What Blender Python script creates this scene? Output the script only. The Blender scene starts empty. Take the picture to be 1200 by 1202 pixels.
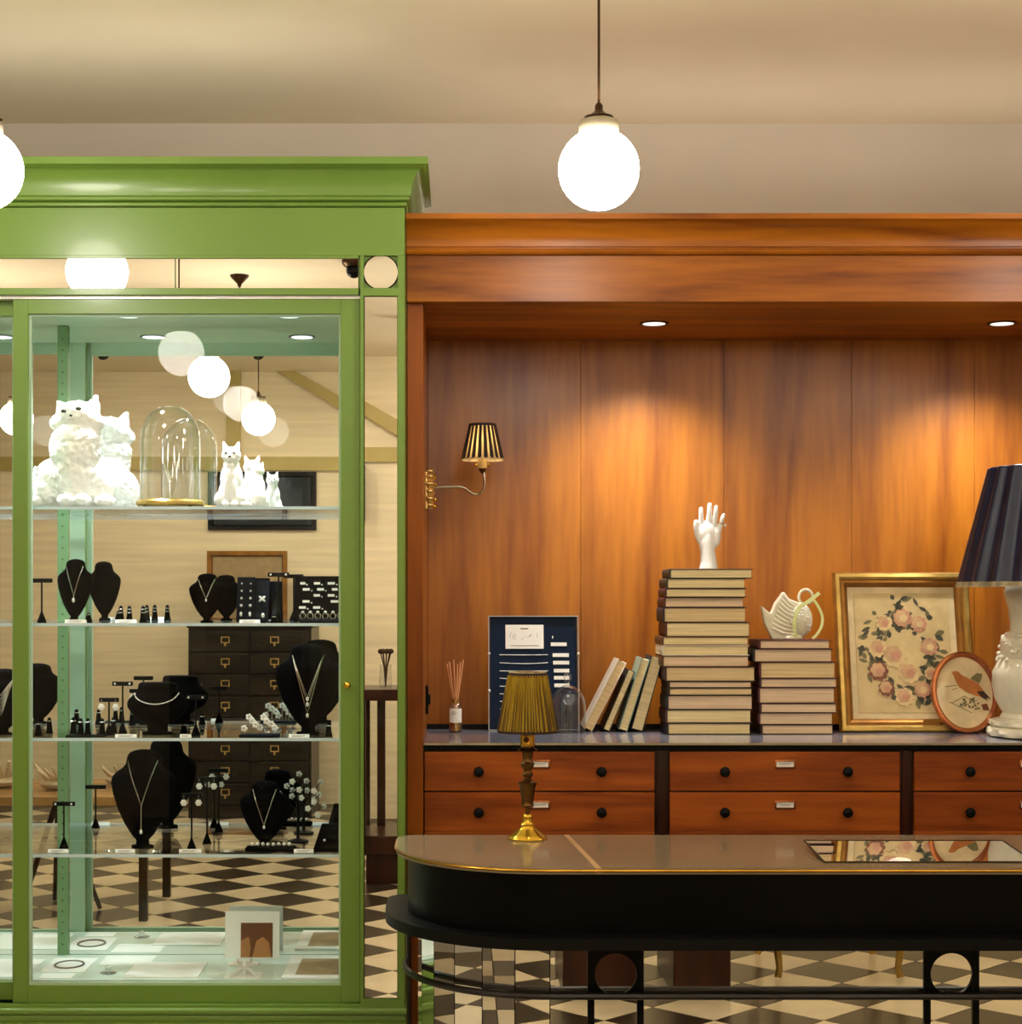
import bpy, bmesh, math, random
from mathutils import Vector, Matrix, noise as mnoise
random.seed(7)
PI = math.pi
S = bpy.context.scene
COL = S.collection

# ------------------------------------------------------------------ camera, world, light, exposure
EYE = 1.55
F = 2000.0                     # focal length in pixels of the 1200 px wide frame
cam_d = bpy.data.cameras.new('camera'); cam = bpy.data.objects.new('camera', cam_d); COL.objects.link(cam)
cam.location = (0, 0, EYE); cam.rotation_euler = (PI/2, 0, 0)
cam_d.sensor_fit = 'HORIZONTAL'; cam_d.sensor_width = 36; cam_d.lens = F/1200*36
cam_d.shift_x = 60/1200; cam_d.shift_y = 96/1200; cam_d.clip_start = .02
S.camera = cam
W = bpy.data.worlds.new('world'); S.world = W; W.use_nodes = True
W.node_tree.nodes['Background'].inputs[0].default_value = (1, .93, .82, 1)
W.node_tree.nodes['Background'].inputs[1].default_value = .3
S.view_settings.view_transform = 'Standard'; S.view_settings.look = 'None'
S.view_settings.gamma = 1; S.view_settings.use_curve_mapping = False
S.view_settings.exposure = 0.12
S.cycles.transparent_max_bounces = 40
GLOBE_E = 28.0                 # emission of the opal globes
NICHE_W = 74.0                 # watts of a niche spot
WASH_W = 24.0                  # watts of each spot added to brighten the board wall
UP_W = 8.0                    # watts of the uplight added above each pendant gallery
COVE_E = 15.0                  # emission of the strips added to brighten the ceiling
CAB_W = 40.0                   # watts of a display cabinet spot

def spot(name, loc, target, watts, angle, color, blend=.6, radius=.02):
    l = bpy.data.lights.new(name, 'SPOT'); l.energy = watts; l.spot_size = math.radians(angle); l.spot_blend = blend
    l.color = color; l.shadow_soft_size = radius
    o = bpy.data.objects.new(name, l); COL.objects.link(o); o.location = loc
    o.rotation_euler = (Vector(target)-Vector(loc)).to_track_quat('-Z', 'Y').to_euler()
    return o
def PX(px, Y): return (px-540)/F*Y
def PZ(py, Y): return EYE-(py-697)/F*Y

# ------------------------------------------------------------------ materials
def lin(c):
    return tuple(((v/255+.055)/1.055)**2.4 if v/255 > .04045 else v/255/12.92 for v in c)
MATS = {}
class NT:
    def __init__(s, name):
        s.m = bpy.data.materials.new(name); s.m.use_nodes = True
        s.t = s.m.node_tree; s.b = s.t.nodes['Principled BSDF']; s.out = s.t.nodes['Material Output']
    def n(s, k, **kw):
        x = s.t.nodes.new(k)
        for a, v in kw.items(): setattr(x, a, v)
        return x
    def l(s, a, b): s.t.links.new(a, b)
def coords(N, scale, rand=True):
    tc = N.n('ShaderNodeTexCoord'); mp = N.n('ShaderNodeMapping'); mp.inputs['Scale'].default_value = scale
    if rand:
        oi = N.n('ShaderNodeObjectInfo'); mu = N.n('ShaderNodeMath', operation='MULTIPLY'); mu.inputs[1].default_value = 37.
        N.l(oi.outputs['Random'], mu.inputs[0]); ad = N.n('ShaderNodeVectorMath', operation='ADD')
        N.l(tc.outputs['Object'], ad.inputs[0]); N.l(mu.outputs[0], ad.inputs[1]); N.l(ad.outputs[0], mp.inputs['Vector'])
    else: N.l(tc.outputs['Object'], mp.inputs['Vector'])
    return mp.outputs[0]
def pm(name, c, rough=.5, metal=0, var=.12, scale=6, bump=.0, coat=0, sub=0, stretch=(1, 1, 1), spec=.5, emit=None, rand=True):
    """plain procedural material: colour wandering a little with noise, optional fine relief"""
    N = NT(name); c = lin(c)
    v = coords(N, tuple(scale*q for q in stretch), rand); tx = N.n('ShaderNodeTexNoise'); tx.inputs['Scale'].default_value = 1; tx.inputs['Detail'].default_value = 4
    N.l(v, tx.inputs['Vector'])
    r = N.n('ShaderNodeValToRGB'); N.l(tx.outputs['Fac'], r.inputs[0])
    r.color_ramp.elements[0].position = .3; r.color_ramp.elements[1].position = .7
    r.color_ramp.elements[0].color = (*[x*(1-var) for x in c], 1); r.color_ramp.elements[1].color = (*[min(1, x*(1+var)) for x in c], 1)
    N.l(r.outputs[0], N.b.inputs['Base Color'])
    N.b.inputs['Roughness'].default_value = rough; N.b.inputs['Metallic'].default_value = metal
    N.b.inputs['Coat Weight'].default_value = coat; N.b.inputs['Coat Roughness'].default_value = .08
    N.b.inputs['Specular IOR Level'].default_value = spec
    if sub: N.b.inputs['Subsurface Weight'].default_value = sub; N.b.inputs['Subsurface Radius'].default_value = (.01, .01, .01)
    if bump:
        b = N.n('ShaderNodeBump'); b.inputs['Strength'].default_value = bump; b.inputs['Distance'].default_value = .004
        N.l(tx.outputs['Fac'], b.inputs['Height']); N.l(b.outputs[0], N.b.inputs['Normal'])
    if emit:
        N.b.inputs['Emission Color'].default_value = (*emit[0], 1); N.b.inputs['Emission Strength'].default_value = emit[1]
    MATS[name] = N.m
    return N.m
def wood(name, dark, light, axis='Z', rough=.35, scale=1.0, coat=.25, fig=1.0, rand=True):
    N = NT(name); k = {'X': (.22, 2.4, 2.4), 'Y': (2.4, .22, 2.4), 'Z': (2.4, 2.4, .22)}[axis]
    v = coords(N, tuple(scale*q for q in k), rand)
    big = N.n('ShaderNodeTexNoise'); big.inputs['Scale'].default_value = 1.6; big.inputs['Detail'].default_value = 2; big.inputs['Distortion'].default_value = .5
    N.l(v, big.inputs['Vector'])
    mul = N.n('ShaderNodeMath', operation='MULTIPLY'); mul.inputs[1].default_value = 9*fig; N.l(big.outputs['Fac'], mul.inputs[0])
    fr = N.n('ShaderNodeMath', operation='PINGPONG'); fr.inputs[1].default_value = 1; N.l(mul.outputs[0], fr.inputs[0])
    fine = N.n('ShaderNodeTexNoise'); fine.inputs['Scale'].default_value = 22; fine.inputs['Detail'].default_value = 5; N.l(v, fine.inputs['Vector'])
    mix = N.n('ShaderNodeMath', operation='MULTIPLY_ADD'); mix.inputs[1].default_value = .42; N.l(fr.outputs[0], mix.inputs[0])
    fm = N.n('ShaderNodeMath', operation='MULTIPLY'); fm.inputs[1].default_value = .62; N.l(fine.outputs['Fac'], fm.inputs[0]); N.l(fm.outputs[0], mix.inputs[2])
    r = N.n('ShaderNodeValToRGB'); N.l(mix.outputs[0], r.inputs[0])
    r.color_ramp.elements[0].position = .2; r.color_ramp.elements[1].position = .75
    r.color_ramp.elements[0].color = (*lin(dark), 1); r.color_ramp.elements[1].color = (*lin(light), 1)
    N.l(r.outputs[0], N.b.inputs['Base Color']); N.b.inputs['Roughness'].default_value = rough; N.b.inputs['Specular IOR Level'].default_value = .25
    N.b.inputs['Coat Weight'].default_value = coat; N.b.inputs['Coat Roughness'].default_value = .3
    b = N.n('ShaderNodeBump'); b.inputs['Strength'].default_value = .06; b.inputs['Distance'].default_value = .003
    N.l(fine.outputs['Fac'], b.inputs['Height']); N.l(b.outputs[0], N.b.inputs['Normal'])
    MATS[name] = N.m
    return N.m
def thinglass(name, tint=(1, 1, 1), refl=1.0, ior=1.5, rough=0.0):
    N = NT(name); tr = N.n('ShaderNodeBsdfTransparent'); tr.inputs[0].default_value = (*tint, 1)
    gl = N.n('ShaderNodeBsdfGlossy'); gl.inputs['Roughness'].default_value = rough
    fr = N.n('ShaderNodeFresnel'); fr.inputs['IOR'].default_value = ior
    geo = N.n('ShaderNodeNewGeometry'); mi = N.n('ShaderNodeMix'); mi.data_type = 'FLOAT'   # same front fresnel on both faces of the pane
    mi.inputs[2].default_value = ior; mi.inputs[3].default_value = 1/ior
    N.l(geo.outputs['Backfacing'], mi.inputs[0]); N.l(mi.outputs[0], fr.inputs['IOR'])
    nz = N.n('ShaderNodeTexNoise'); nz.inputs['Scale'].default_value = 3
    mu = N.n('ShaderNodeMath', operation='MULTIPLY'); mu.inputs[1].default_value = refl; N.l(fr.outputs[0], mu.inputs[0])
    mx = N.n('ShaderNodeMixShader'); N.l(mu.outputs[0], mx.inputs[0]); N.l(tr.outputs[0], mx.inputs[1]); N.l(gl.outputs[0], mx.inputs[2])
    N.l(mx.outputs[0], N.out.inputs['Surface']); MATS[name] = N.m
    return N.m
def mirror(name, c=(.9, .9, .88), rough=0.0):
    N = NT(name); nz = N.n('ShaderNodeTexNoise'); nz.inputs['Scale'].default_value = 2.5
    r = N.n('ShaderNodeValToRGB'); N.l(nz.outputs['Fac'], r.inputs[0]); r.color_ramp.elements[0].color = (*[x*.97 for x in c], 1); r.color_ramp.elements[1].color = (*c, 1)
    N.l(r.outputs[0], N.b.inputs['Base Color']); N.b.inputs['Metallic'].default_value = 1; N.b.inputs['Roughness'].default_value = rough
    MATS[name] = N.m
    return N.m
def emis(name, c, s):
    N = NT(name); e = N.n('ShaderNodeEmission'); e.inputs[0].default_value = (*c, 1); e.inputs[1].default_value = s
    N.l(e.outputs[0], N.out.inputs['Surface']); MATS[name] = N.m
    return N.m
def fabric(name, c, trans=.5, rough=.8, c2=None):
    """lamp shade cloth: diffuse plus translucent"""
    N = NT(name); v = coords(N, (60, 60, 3), False); tx = N.n('ShaderNodeTexNoise'); tx.inputs['Scale'].default_value = 1; N.l(v, tx.inputs['Vector'])
    r = N.n('ShaderNodeValToRGB'); N.l(tx.outputs['Fac'], r.inputs[0]); c = lin(c); c2 = lin(c2) if c2 else tuple(x*.6 for x in c)
    r.color_ramp.elements[0].position = .35; r.color_ramp.elements[1].position = .6
    r.color_ramp.elements[0].color = (*c2, 1); r.color_ramp.elements[1].color = (*c, 1)
    d = N.n('ShaderNodeBsdfDiffuse'); t = N.n('ShaderNodeBsdfTranslucent'); mx = N.n('ShaderNodeMixShader'); mx.inputs[0].default_value = trans
    N.l(r.outputs[0], d.inputs[0]); N.l(r.outputs[0], t.inputs[0]); N.l(d.outputs[0], mx.inputs[1]); N.l(t.outputs[0], mx.inputs[2])
    N.l(mx.outputs[0], N.out.inputs['Surface']); MATS[name] = N.m
    return N.m

pm('green', (108, 142, 56), .33, var=.05, scale=3, coat=.15)
pm('sage', (116, 156, 110), .4, var=.05, scale=3)
pm('cool_lit_green', (166, 194, 164), .4, var=.05, scale=3)  # green paint with the cool cabinet light put into its colour
pm('case_floor', (208, 224, 212), .3, var=.04)
pm('ceiling', (240, 226, 196), .9, var=.03, scale=2, rand=False)
pm('wall', (206, 196, 182), .9, var=.04, scale=2, rand=False)
pm('cream_board', (242, 226, 188), .8, var=.1, scale=3, stretch=(.4, 1, 9), bump=.35, rand=False)
pm('olive_trim', (188, 168, 96), .5, var=.06)
wood('wood_v', (130, 66, 8), (180, 108, 24), 'Z', fig=.9, rough=.4, coat=.62, rand=False)
wood('wood_h', (112, 54, 5), (178, 104, 16), 'X', fig=1.2, coat=.1)
wood('wood_edge', (118, 52, 5), (166, 86, 14), 'Z', coat=.1)
wood('wood_drawer', (120, 50, 9), (174, 88, 24), 'X', rough=.45, scale=1.4, coat=.1)
wood('wood_dark', (34, 14, 8), (66, 28, 16), 'Z', rough=.3)
wood('wood_black', (20, 16, 13), (44, 36, 28), 'X', rough=.35)
wood('wood_table', (120, 84, 44), (188, 146, 88), 'X', rough=.5)
pm('black', (3, 3, 4), .3, var=.3, spec=.15)
pm('black_matte', (6, 6, 7), .5, var=.3, spec=.2)
pm('black_gap', (6, 5, 5), .8, var=.2, spec=.1)
pm('velvet', (6, 5, 6), .95, var=.3, scale=40, spec=.1)
pm('velvet_blue', (22, 26, 34), .9, var=.3, scale=40, spec=.15)
pm('brass', (196, 150, 62), .25, 1, var=.2, scale=12)
pm('brass_plate', (226, 190, 120), .3, .8, var=.35, scale=40)
pm('brass_dark', (104, 74, 40), .3, 1, var=.3, scale=20)
pm('brass_bright', (224, 182, 66), .22, 1, var=.15, scale=12)
pm('rail_black', (26, 18, 14), .3, .3, var=.2)
pm('bronze', (66, 46, 26), .35, .9, var=.3, scale=12)
pm('silver', (226, 226, 224), .18, 1, var=.08, scale=30)
pm('silver_white', (240, 240, 236), .3, .3, var=.06, scale=30)
pm('clear_edge', (150, 152, 150), .4, .4, var=.1)
pm('nickel', (190, 186, 172), .22, 1, var=.1)
pm('porcelain', (243, 243, 240), .22, var=.03, coat=.4)
pm('porcelain_cream', (226, 220, 196), .3, var=.06, scale=14, coat=.3)
pm('plaster', (246, 244, 240), .45, var=.02)
pm('paper', (244, 243, 236), .8, var=.03)
pm('paper_cream', (226, 206, 160), .8, var=.06, scale=5)
pm('paper_edge', (226, 206, 156), .85, var=.16, scale=30, stretch=(.15, .15, 9))
pm('paper_edge2', (214, 188, 140), .85, var=.16, scale=30, stretch=(.15, .15, 9))
pm('paper_edge3', (222, 194, 160), .85, var=.16, scale=30, stretch=(.15, .15, 9))
pm('ink', (38, 34, 32), .8, var=.1)
pm('ink_grey', (120, 112, 104), .8, var=.1)
pm('navy', (10, 28, 52), .5, var=.3, scale=5, spec=.12)
pm('stone_top', (140, 124, 98), .24, var=.12, scale=4, coat=.5, spec=.5)
pm('slate_top', (124, 126, 140), .2, var=.15, scale=4, coat=.5)
pm('vein', (198, 160, 112), .3, var=.15)
pm('gilt', (200, 166, 92), .32, .85, var=.22, scale=18)
pm('gilt_dark', (146, 98, 38), .4, .7, var=.25, scale=18)
pm('copper', (190, 116, 74), .25, .85, var=.15)
pm('dark_tile', (60, 48, 36), .3, var=.25, scale=5, coat=.2)
pm('light_tile', (236, 220, 186), .3, var=.1, scale=5, coat=.2)
pm('grout', (96, 84, 66), .8, var=.1)
pm('glass_edge', (208, 230, 242), .15, var=.05, spec=.6, emit=None)
pm('opal_neck', (168, 158, 134), .5, var=.03)
pm('ribbon', (228, 236, 168), .5, var=.06)
pm('tan', (188, 150, 96), .7, var=.1)
pm('reed', (230, 168, 120), .7, var=.1)
pm('coral', (222, 206, 176), .7, var=.1, bump=.3, scale=30)
pm('dry_flower', (74, 48, 30), .9, var=.2)
fabric('shade_gold', (176, 146, 52), .15, c2=(156, 124, 38))
fabric('shade_maroon', (120, 40, 34), .45, c2=(70, 20, 18))
fabric('shade_cream', (250, 232, 190), .6)
pm('shade_navy', (24, 32, 58), .38, var=.3, scale=8, stretch=(6, 6, .5))
pm('shade_dark', (44, 22, 22), .7, var=.2)
pm('trim_dark', (52, 30, 26), .8, var=.2)
thinglass('door_glass', (.985, .995, .99), .3)
thinglass('shelf_glass', (.97, .992, .988), 1.0)
thinglass('bell_glass', (.95, .96, .965), 2.4, 1.5)
thinglass('frame_glass', (.99, .99, .98), .8)
mirror('mirror', (.95, .955, .93))
mirror('mirror_clear', (.95, .95, .93))
emis('globe', (1.0, .93, .82), GLOBE_E)
emis('cove', (1.0, .92, .8), COVE_E)
emis('downlight_lens', (1.0, .92, .8), 1.2)
emis('downlight_cool', (.9, .97, 1.0), 1.5)
emis('bulb', (1.0, .8, .5), 40)
for nm, c in dict(rose_pink=(196, 140, 112), rose_mid=(200, 160, 118), rose_cream=(214, 186, 134), rose_dark=(122, 66, 44), leaf_dark=(66, 66, 50), leaf_olive=(112, 104, 66),
                  bird=(186, 112, 52), bird_dark=(70, 50, 38), print_ground=(206, 180, 128), print_pale=(222, 200, 156), sepia=(110, 66, 34), sepia_light=(176, 122, 74), dark_art=(34, 42, 46),
                  tile_pic=(176, 150, 112)).items(): pm('print_'+nm if not nm.startswith('print') else nm, c, .8, var=.15, scale=20)
for i, c in enumerate([(70, 24, 22), (30, 28, 34), (92, 54, 26), (60, 30, 34), (24, 34, 36), (84, 30, 30), (48, 44, 30), (216, 206, 186), (150, 168, 150), (36, 22, 18)]):
    pm('cover%d' % i, c, .55, var=.15, scale=12)

# ------------------------------------------------------------------ mesh building
ORG = {}
class MB:
    def __init__(s, world=False): s.v = []; s.f = []; s.w = world
    def add(s, vs, fs, M=None):
        k = len(s.v)
        s.v += [tuple(M @ Vector(p)) if M else tuple(p) for p in vs]; s.f += [tuple(i+k for i in q) for q in fs]
        return s
    def box(s, x0, x1, y0, y1, z0, z1, b=0, M=None):
        if b <= 0:
            vs = [(x, y, z) for z in (z0, z1) for y in (y0, y1) for x in (x0, x1)]
            return s.add(vs, [(0, 2, 3, 1), (4, 5, 7, 6), (0, 1, 5, 4), (2, 6, 7, 3), (0, 4, 6, 2), (1, 3, 7, 5)], M)
        bm = bmesh.new(); bmesh.ops.create_cube(bm, size=1)
        for q in bm.verts: q.co = Vector(((x0+x1)/2+q.co.x*(x1-x0), (y0+y1)/2+q.co.y*(y1-y0), (z0+z1)/2+q.co.z*(z1-z0)))
        bmesh.ops.bevel(bm, geom=bm.edges[:], offset=b, segments=1, affect='EDGES'); bm.verts.index_update()
        s.add([q.co[:] for q in bm.verts], [[q.index for q in f.verts] for f in bm.faces], M); bm.free()
        return s
    def lathe(s, prof, n=24, c=(0, 0, 0), rf=None, M=None, sx=1, sy=1):
        vs = []; fs = []
        for r, z in prof:
            for i in range(n):
                a = 2*PI*i/n; q = rf(a, z, r) if rf else r
                vs.append((c[0]+q*math.cos(a)*sx, c[1]+q*math.sin(a)*sy, c[2]+z))
        for j in range(len(prof)-1):
            for i in range(n):
                fs.append((j*n+i, j*n+(i+1) % n, (j+1)*n+(i+1) % n, (j+1)*n+i))
        if prof[0][0] > 1e-6: fs.append(tuple(range(n-1, -1, -1)))
        if prof[-1][0] > 1e-6: fs.append(tuple((len(prof)-1)*n+i for i in range(n)))
        return s.add(vs, fs, M)
    def shell(s, prof, n=24, c=(0, 0, 0), rf=None, M=None, sx=1, sy=1):
        """open lathe, no caps"""
        k = len(s.f); s.lathe(prof, n, c, rf, M, sx, sy)
        while len(s.f[-1]) == n and n > 4: s.f.pop()
        return s
    def tube(s, pts, r, n=8, M=None, closed=False):
        P = [Vector(p) for p in pts]; m = len(P); vs = []; fs = []; up = None
        rr = r if isinstance(r, (list, tuple)) else [r]*m
        for i, p in enumerate(P):
            t = (P[(i+1) % m]-P[i-1]) if closed else (P[min(i+1, m-1)]-P[max(i-1, 0)])
            t = t.normalized() if t.length > 1e-9 else Vector((0, 0, 1))
            if up is None: up = t.orthogonal().normalized()
            else:
                up = up-t*up.dot(t); up = up.normalized() if up.length > 1e-6 else t.orthogonal().normalized()
            sd = t.cross(up)
            vs += [p+(up*math.cos(2*PI*k/n)+sd*math.sin(2*PI*k/n))*rr[i] for k in range(n)]
        for j in range(m if closed else m-1):
            for k in range(n): fs.append((j*n+k, j*n+(k+1) % n, ((j+1) % m)*n+(k+1) % n, ((j+1) % m)*n+k))
        if not closed: fs += [tuple(range(n-1, -1, -1)), tuple((m-1)*n+k for k in range(n))]
        return s.add(vs, fs, M)
    def ball(s, c, r, n=12, m=8, M=None):
        rx, ry, rz = r if isinstance(r, (tuple, list)) else (r, r, r)
        vs = [(c[0], c[1], c[2]-rz)]; fs = []
        for j in range(1, m):
            for i in range(n):
                a = 2*PI*i/n; e = -PI/2+PI*j/m
                vs.append((c[0]+rx*math.cos(e)*math.cos(a), c[1]+ry*math.cos(e)*math.sin(a), c[2]+rz*math.sin(e)))
        vs.append((c[0], c[1], c[2]+rz)); t = len(vs)-1
        for i in range(n):
            fs.append((0, 1+(i+1) % n, 1+i)); fs.append((t, t-n+i, t-n+(i+1) % n))
            for j in range(m-2): fs.append((1+j*n+i, 1+j*n+(i+1) % n, 1+(j+1)*n+(i+1) % n, 1+(j+1)*n+i))
        return s.add(vs, fs, M)
    def prism(s, outline, y0, y1, M=None):
        """outline in x,z extruded from y0 to y1"""
        n = len(outline); vs = [(x, y0, z) for x, z in outline]+[(x, y1, z) for x, z in outline]
        fs = [tuple(range(n)), tuple(range(2*n-1, n-1, -1))]+[(i, i+n, (i+1) % n+n, (i+1) % n) for i in range(n)]
        return s.add(vs, fs, M)
    def slab(s, outline, z0, z1, M=None):
        n = len(outline); vs = [(x, y, z0) for x, y in outline]+[(x, y, z1) for x, y in outline]
        fs = [tuple(range(n-1, -1, -1)), tuple(range(n, 2*n))]+[(i, (i+1) % n, (i+1) % n+n, i+n) for i in range(n)]
        return s.add(vs, fs, M)
    def frame(s, x0, x1, z0, z1, prof):
        """mitred moulding round a rectangle in the xz plane; prof = [(inset, y)], closed loop"""
        n = len(prof); vs = []; fs = []
        for cx, cz, ix, iz in ((x0, z0, 1, 1), (x1, z0, -1, 1), (x1, z1, -1, -1), (x0, z1, 1, -1)):
            vs += [(cx+ix*i, y, cz+iz*i) for i, y in prof]
        for c in range(4):
            d = (c+1) % 4
            for k in range(n): fs.append((c*n+k, c*n+(k+1) % n, d*n+(k+1) % n, d*n+k))
        return s.add(vs, fs)
    def build(s, name, mat, parent=None, at=None, flat=False):
        off = Vector(ORG[parent.name]) if (parent and s.w) else (Vector(at) if (at and s.w and not parent) else Vector((0, 0, 0)))
        me = bpy.data.meshes.new(name)
        me.from_pydata([tuple(Vector(p)-off) for p in s.v], [], s.f); me.validate()
        bm = bmesh.new(); bm.from_mesh(me); bmesh.ops.recalc_face_normals(bm, faces=bm.faces); bm.to_mesh(me); bm.free()
        if not flat: me.shade_smooth(); me.set_sharp_from_angle(angle=math.radians(38))
        me.materials.append(MATS[mat])
        o = bpy.data.objects.new(name, me); COL.objects.link(o)
        if parent: o.parent = parent; ORG[o.name] = ORG[parent.name]
        else:
            if at: o.location = at
            ORG[o.name] = tuple(at) if at else (0, 0, 0)
        return o
def WB(): return MB(True)
def tag(o, label, cat, group=None, kind=None):
    o['label'] = label; o['category'] = cat
    if group: o['group'] = group
    if kind: o['kind'] = kind
    return o
def root(name, label, cat, loc, rot=(0, 0, 0), group=None):
    o = bpy.data.objects.new(name, None); COL.objects.link(o); o.location = loc; o.rotation_euler = rot; o.empty_display_size = .05
    ORG[o.name] = tuple(loc)
    return tag(o, label, cat, group)
def struct(o, label=None, cat=None):
    o['kind'] = 'structure'
    if label: o['label'] = label
    if cat: o['category'] = cat
    return o
ORD = ['first', 'second', 'third', 'fourth', 'fifth', 'sixth', 'seventh', 'eighth', 'ninth', 'tenth', 'eleventh', 'twelfth', 'thirteenth', 'fourteenth', 'fifteenth']
def R(M, *a): return Matrix.Rotation(*a)

# ================================================================== THE ROOM
XW0, XW1, YW0, YW1, ZC = -3.4, 3.6, -2.6, 5.94, 3.19
fl = struct(WB().box(XW0, XW1, YW0, YW1, -.06, -.004).build('floor', 'grout', at=(0, 0, 0)), 'diamond-laid chequered dark brown and cream tile floor', 'floor')
tm = {}
for key, mt in (('d', 'dark_tile'), ('l', 'light_tile')):
    q = .1965; o = MB().slab([(q, 0), (0, q), (-q, 0), (0, -q)], -.0045, 0).build('tile', mt, fl); tm[key] = o
D = .4; tx0, ty0 = -.877, .57; rest = {'d': MB(), 'l': MB()}; first = {'d': True, 'l': True}
for i in range(-8, 14):
    for j in range(-9, 15):
        for key, ox in (('d', 0), ('l', .2)):
            x, y = tx0+i*D+ox, ty0+j*D+ox
            if not (XW0+.2 < x < XW1-.2 and YW0+.2 < y < YW1-.2): continue
            near = (-2.5 < x < .1 and -.9 < y < 2.3) or (0 < x < 2.3 and -.3 < y < 2.5)
            if near:
                if first[key]: first[key] = False; o = tm[key]
                else: o = tm[key].copy(); COL.objects.link(o); o.parent = fl
                o.location = (x, y, 0)
            else: rest[key].slab([(x+q, y), (x, y+q), (x-q, y), (x, y-q)], -.0045, 0)
for key, mt in (('d', 'dark_tile'), ('l', 'light_tile')):
    rest[key].build('far_tiles', mt, fl)['kind'] = 'stuff'
struct(WB().box(XW0, XW1, YW0, YW1, ZC, ZC+.08).build('ceiling', 'ceiling', at=(0, 0, ZC)), 'plain cream plaster ceiling', 'ceiling')
struct(WB().box(XW0, XW1, YW1, YW1+.1, -.06, ZC).build('wall_back', 'wall', at=(0, YW1, 0)), 'pale cream wall above the wood unit', 'wall')
wf = struct(WB().box(XW0, XW1, YW0-.1, YW0, -.06, ZC).build('wall_front', 'cream_board', at=(0, YW0, 0)), 'cream painted board wall seen in the mirrors', 'wall')
struct(WB().box(XW0-.1, XW0, YW0-.1, YW1+.1, -.06, ZC).build('wall_left', 'wall', at=(XW0, 0, 0)), 'cream side wall beside the green cabinet', 'wall')
struct(WB().box(XW1, XW1+.1, YW0-.1, YW1+.1, -.06, ZC).build('wall_right', 'wall', at=(XW1, 0, 0)), 'cream side wall beyond the counter', 'wall')
def trim(n, mb): return struct(mb.build('trim_%d' % n, 'olive_trim', at=(0, YW0, 0)), ['olive painted horizontal rail on the cream board wall', 'olive painted upright post on the cream board wall', 'olive painted sloping brace under the ceiling'][n-1], 'trim')
trim(1, WB().box(XW0, XW1, YW0, YW0+.04, 2.46, 2.56))
trim(2, WB().box(-1.72, -1.62, YW0, YW0+.05, 2.56, ZC))
trim(3, WB().prism([(-1.35, ZC), (-1.22, ZC), (-.2, 2.62), (-.2, 2.56), (-.3, 2.56)], YW0, YW0+.06))

# ------------------------------------------------------------------ globe pendants
GR = .094
def pendant(x, y, zc, label):
    t = root('globe_pendant', label, 'pendant light', (x, y, zc), group='opal globe pendants')
    prof = [(max(.001, GR*math.cos(e)), GR*math.sin(e)) for e in [-PI/2+PI*k/20 for k in range(18)]]
    MB().lathe(prof, 32).build('globe', 'globe', t)
    nz = prof[-1][1]
    MB().lathe([(.043, nz-.004), (.047, nz+.002), (.047, nz+.018), (.041, nz+.03), (.03, nz+.034), (.001, nz+.034)], 24).build('glass_neck', 'opal_neck', t)
    MB().lathe([(.034, nz+.034), (.034, nz+.038), (.02, nz+.043), (.011, nz+.052), (.0095, nz+.054), (.0095, nz+.064), (.006, nz+.07), (.001, nz+.071)], 20).build('gallery', 'bronze', t)
    for k in range(3):
        a = k*2.09+.4; MB().tube([(.028*math.cos(a), .028*math.sin(a), nz+.038), (.045*math.cos(a), .045*math.sin(a), nz+.036)], .0035, 6).build('thumbscrew', 'bronze', t)
    MB().tube([(0, 0, nz+.07), (0, 0, ZC-zc-.03)], .0032, 8).build('cord', 'bronze', t)
    spot('added_uplight', (x, y, zc+nz+.075), (x, y, zc+2), UP_W, 172, (1.0, .88, .7), .15, .04)  # added lamp above the fitting, lifts the ceiling brightness
    MB().lathe([(.008, ZC-zc-.06), (.012, ZC-zc-.045), (.045, ZC-zc-.012), (.05, ZC-zc)], 20).build('ceiling_rose', 'bronze', t)
for x, y, lb in ((.323, 3.96, 'white globe pendant hanging in front of the wood cornice'), (-1.11, 3.96, 'white globe pendant cut by the left edge of the photo'),
                 (-1.14, 2.26, 'upper bright globe pendant reflected in the green cabinet'), (-1.135, .40, 'lower bright globe pendant on a cord reflected in the green cabinet'),
                 (.33, 2.26, 'globe pendant above the shop floor, second of the middle row'), (1.77, 3.96, 'globe pendant off to the right of the wood cornice'),
                 (1.77, 2.26, 'globe pendant above the shop floor, second of the right row'), (1.77, .4, 'globe pendant above the gilt chair'), (.33, .4, 'globe pendant above the photographer'),
                 (-2.5, 2.26, 'globe pendant far out to the left of the room'), (-2.5, .4, 'globe pendant above the low wooden table side of the room')):
    pendant(x, y, 2.536, lb)
for x in (.33, 1.77): pendant(x, -1.4, 2.536, 'added globe pendant brightening the cream board wall, %s one' % ('middle' if x < 1 else 'right'))  # extra pendants, added to light the board wall
o = root('ceiling_camera', 'dark dome fitting on the ceiling, reflected beside the round mirror', 'ceiling fitting', (-.52, .8, ZC))
MB().lathe([(.06, 0), (.06, -.02), (.045, -.035), (.001, -.035)], 20).build('mount', 'bronze', o); MB().ball((0, 0, -.05), .04).build('dome', 'black', o)

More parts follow.
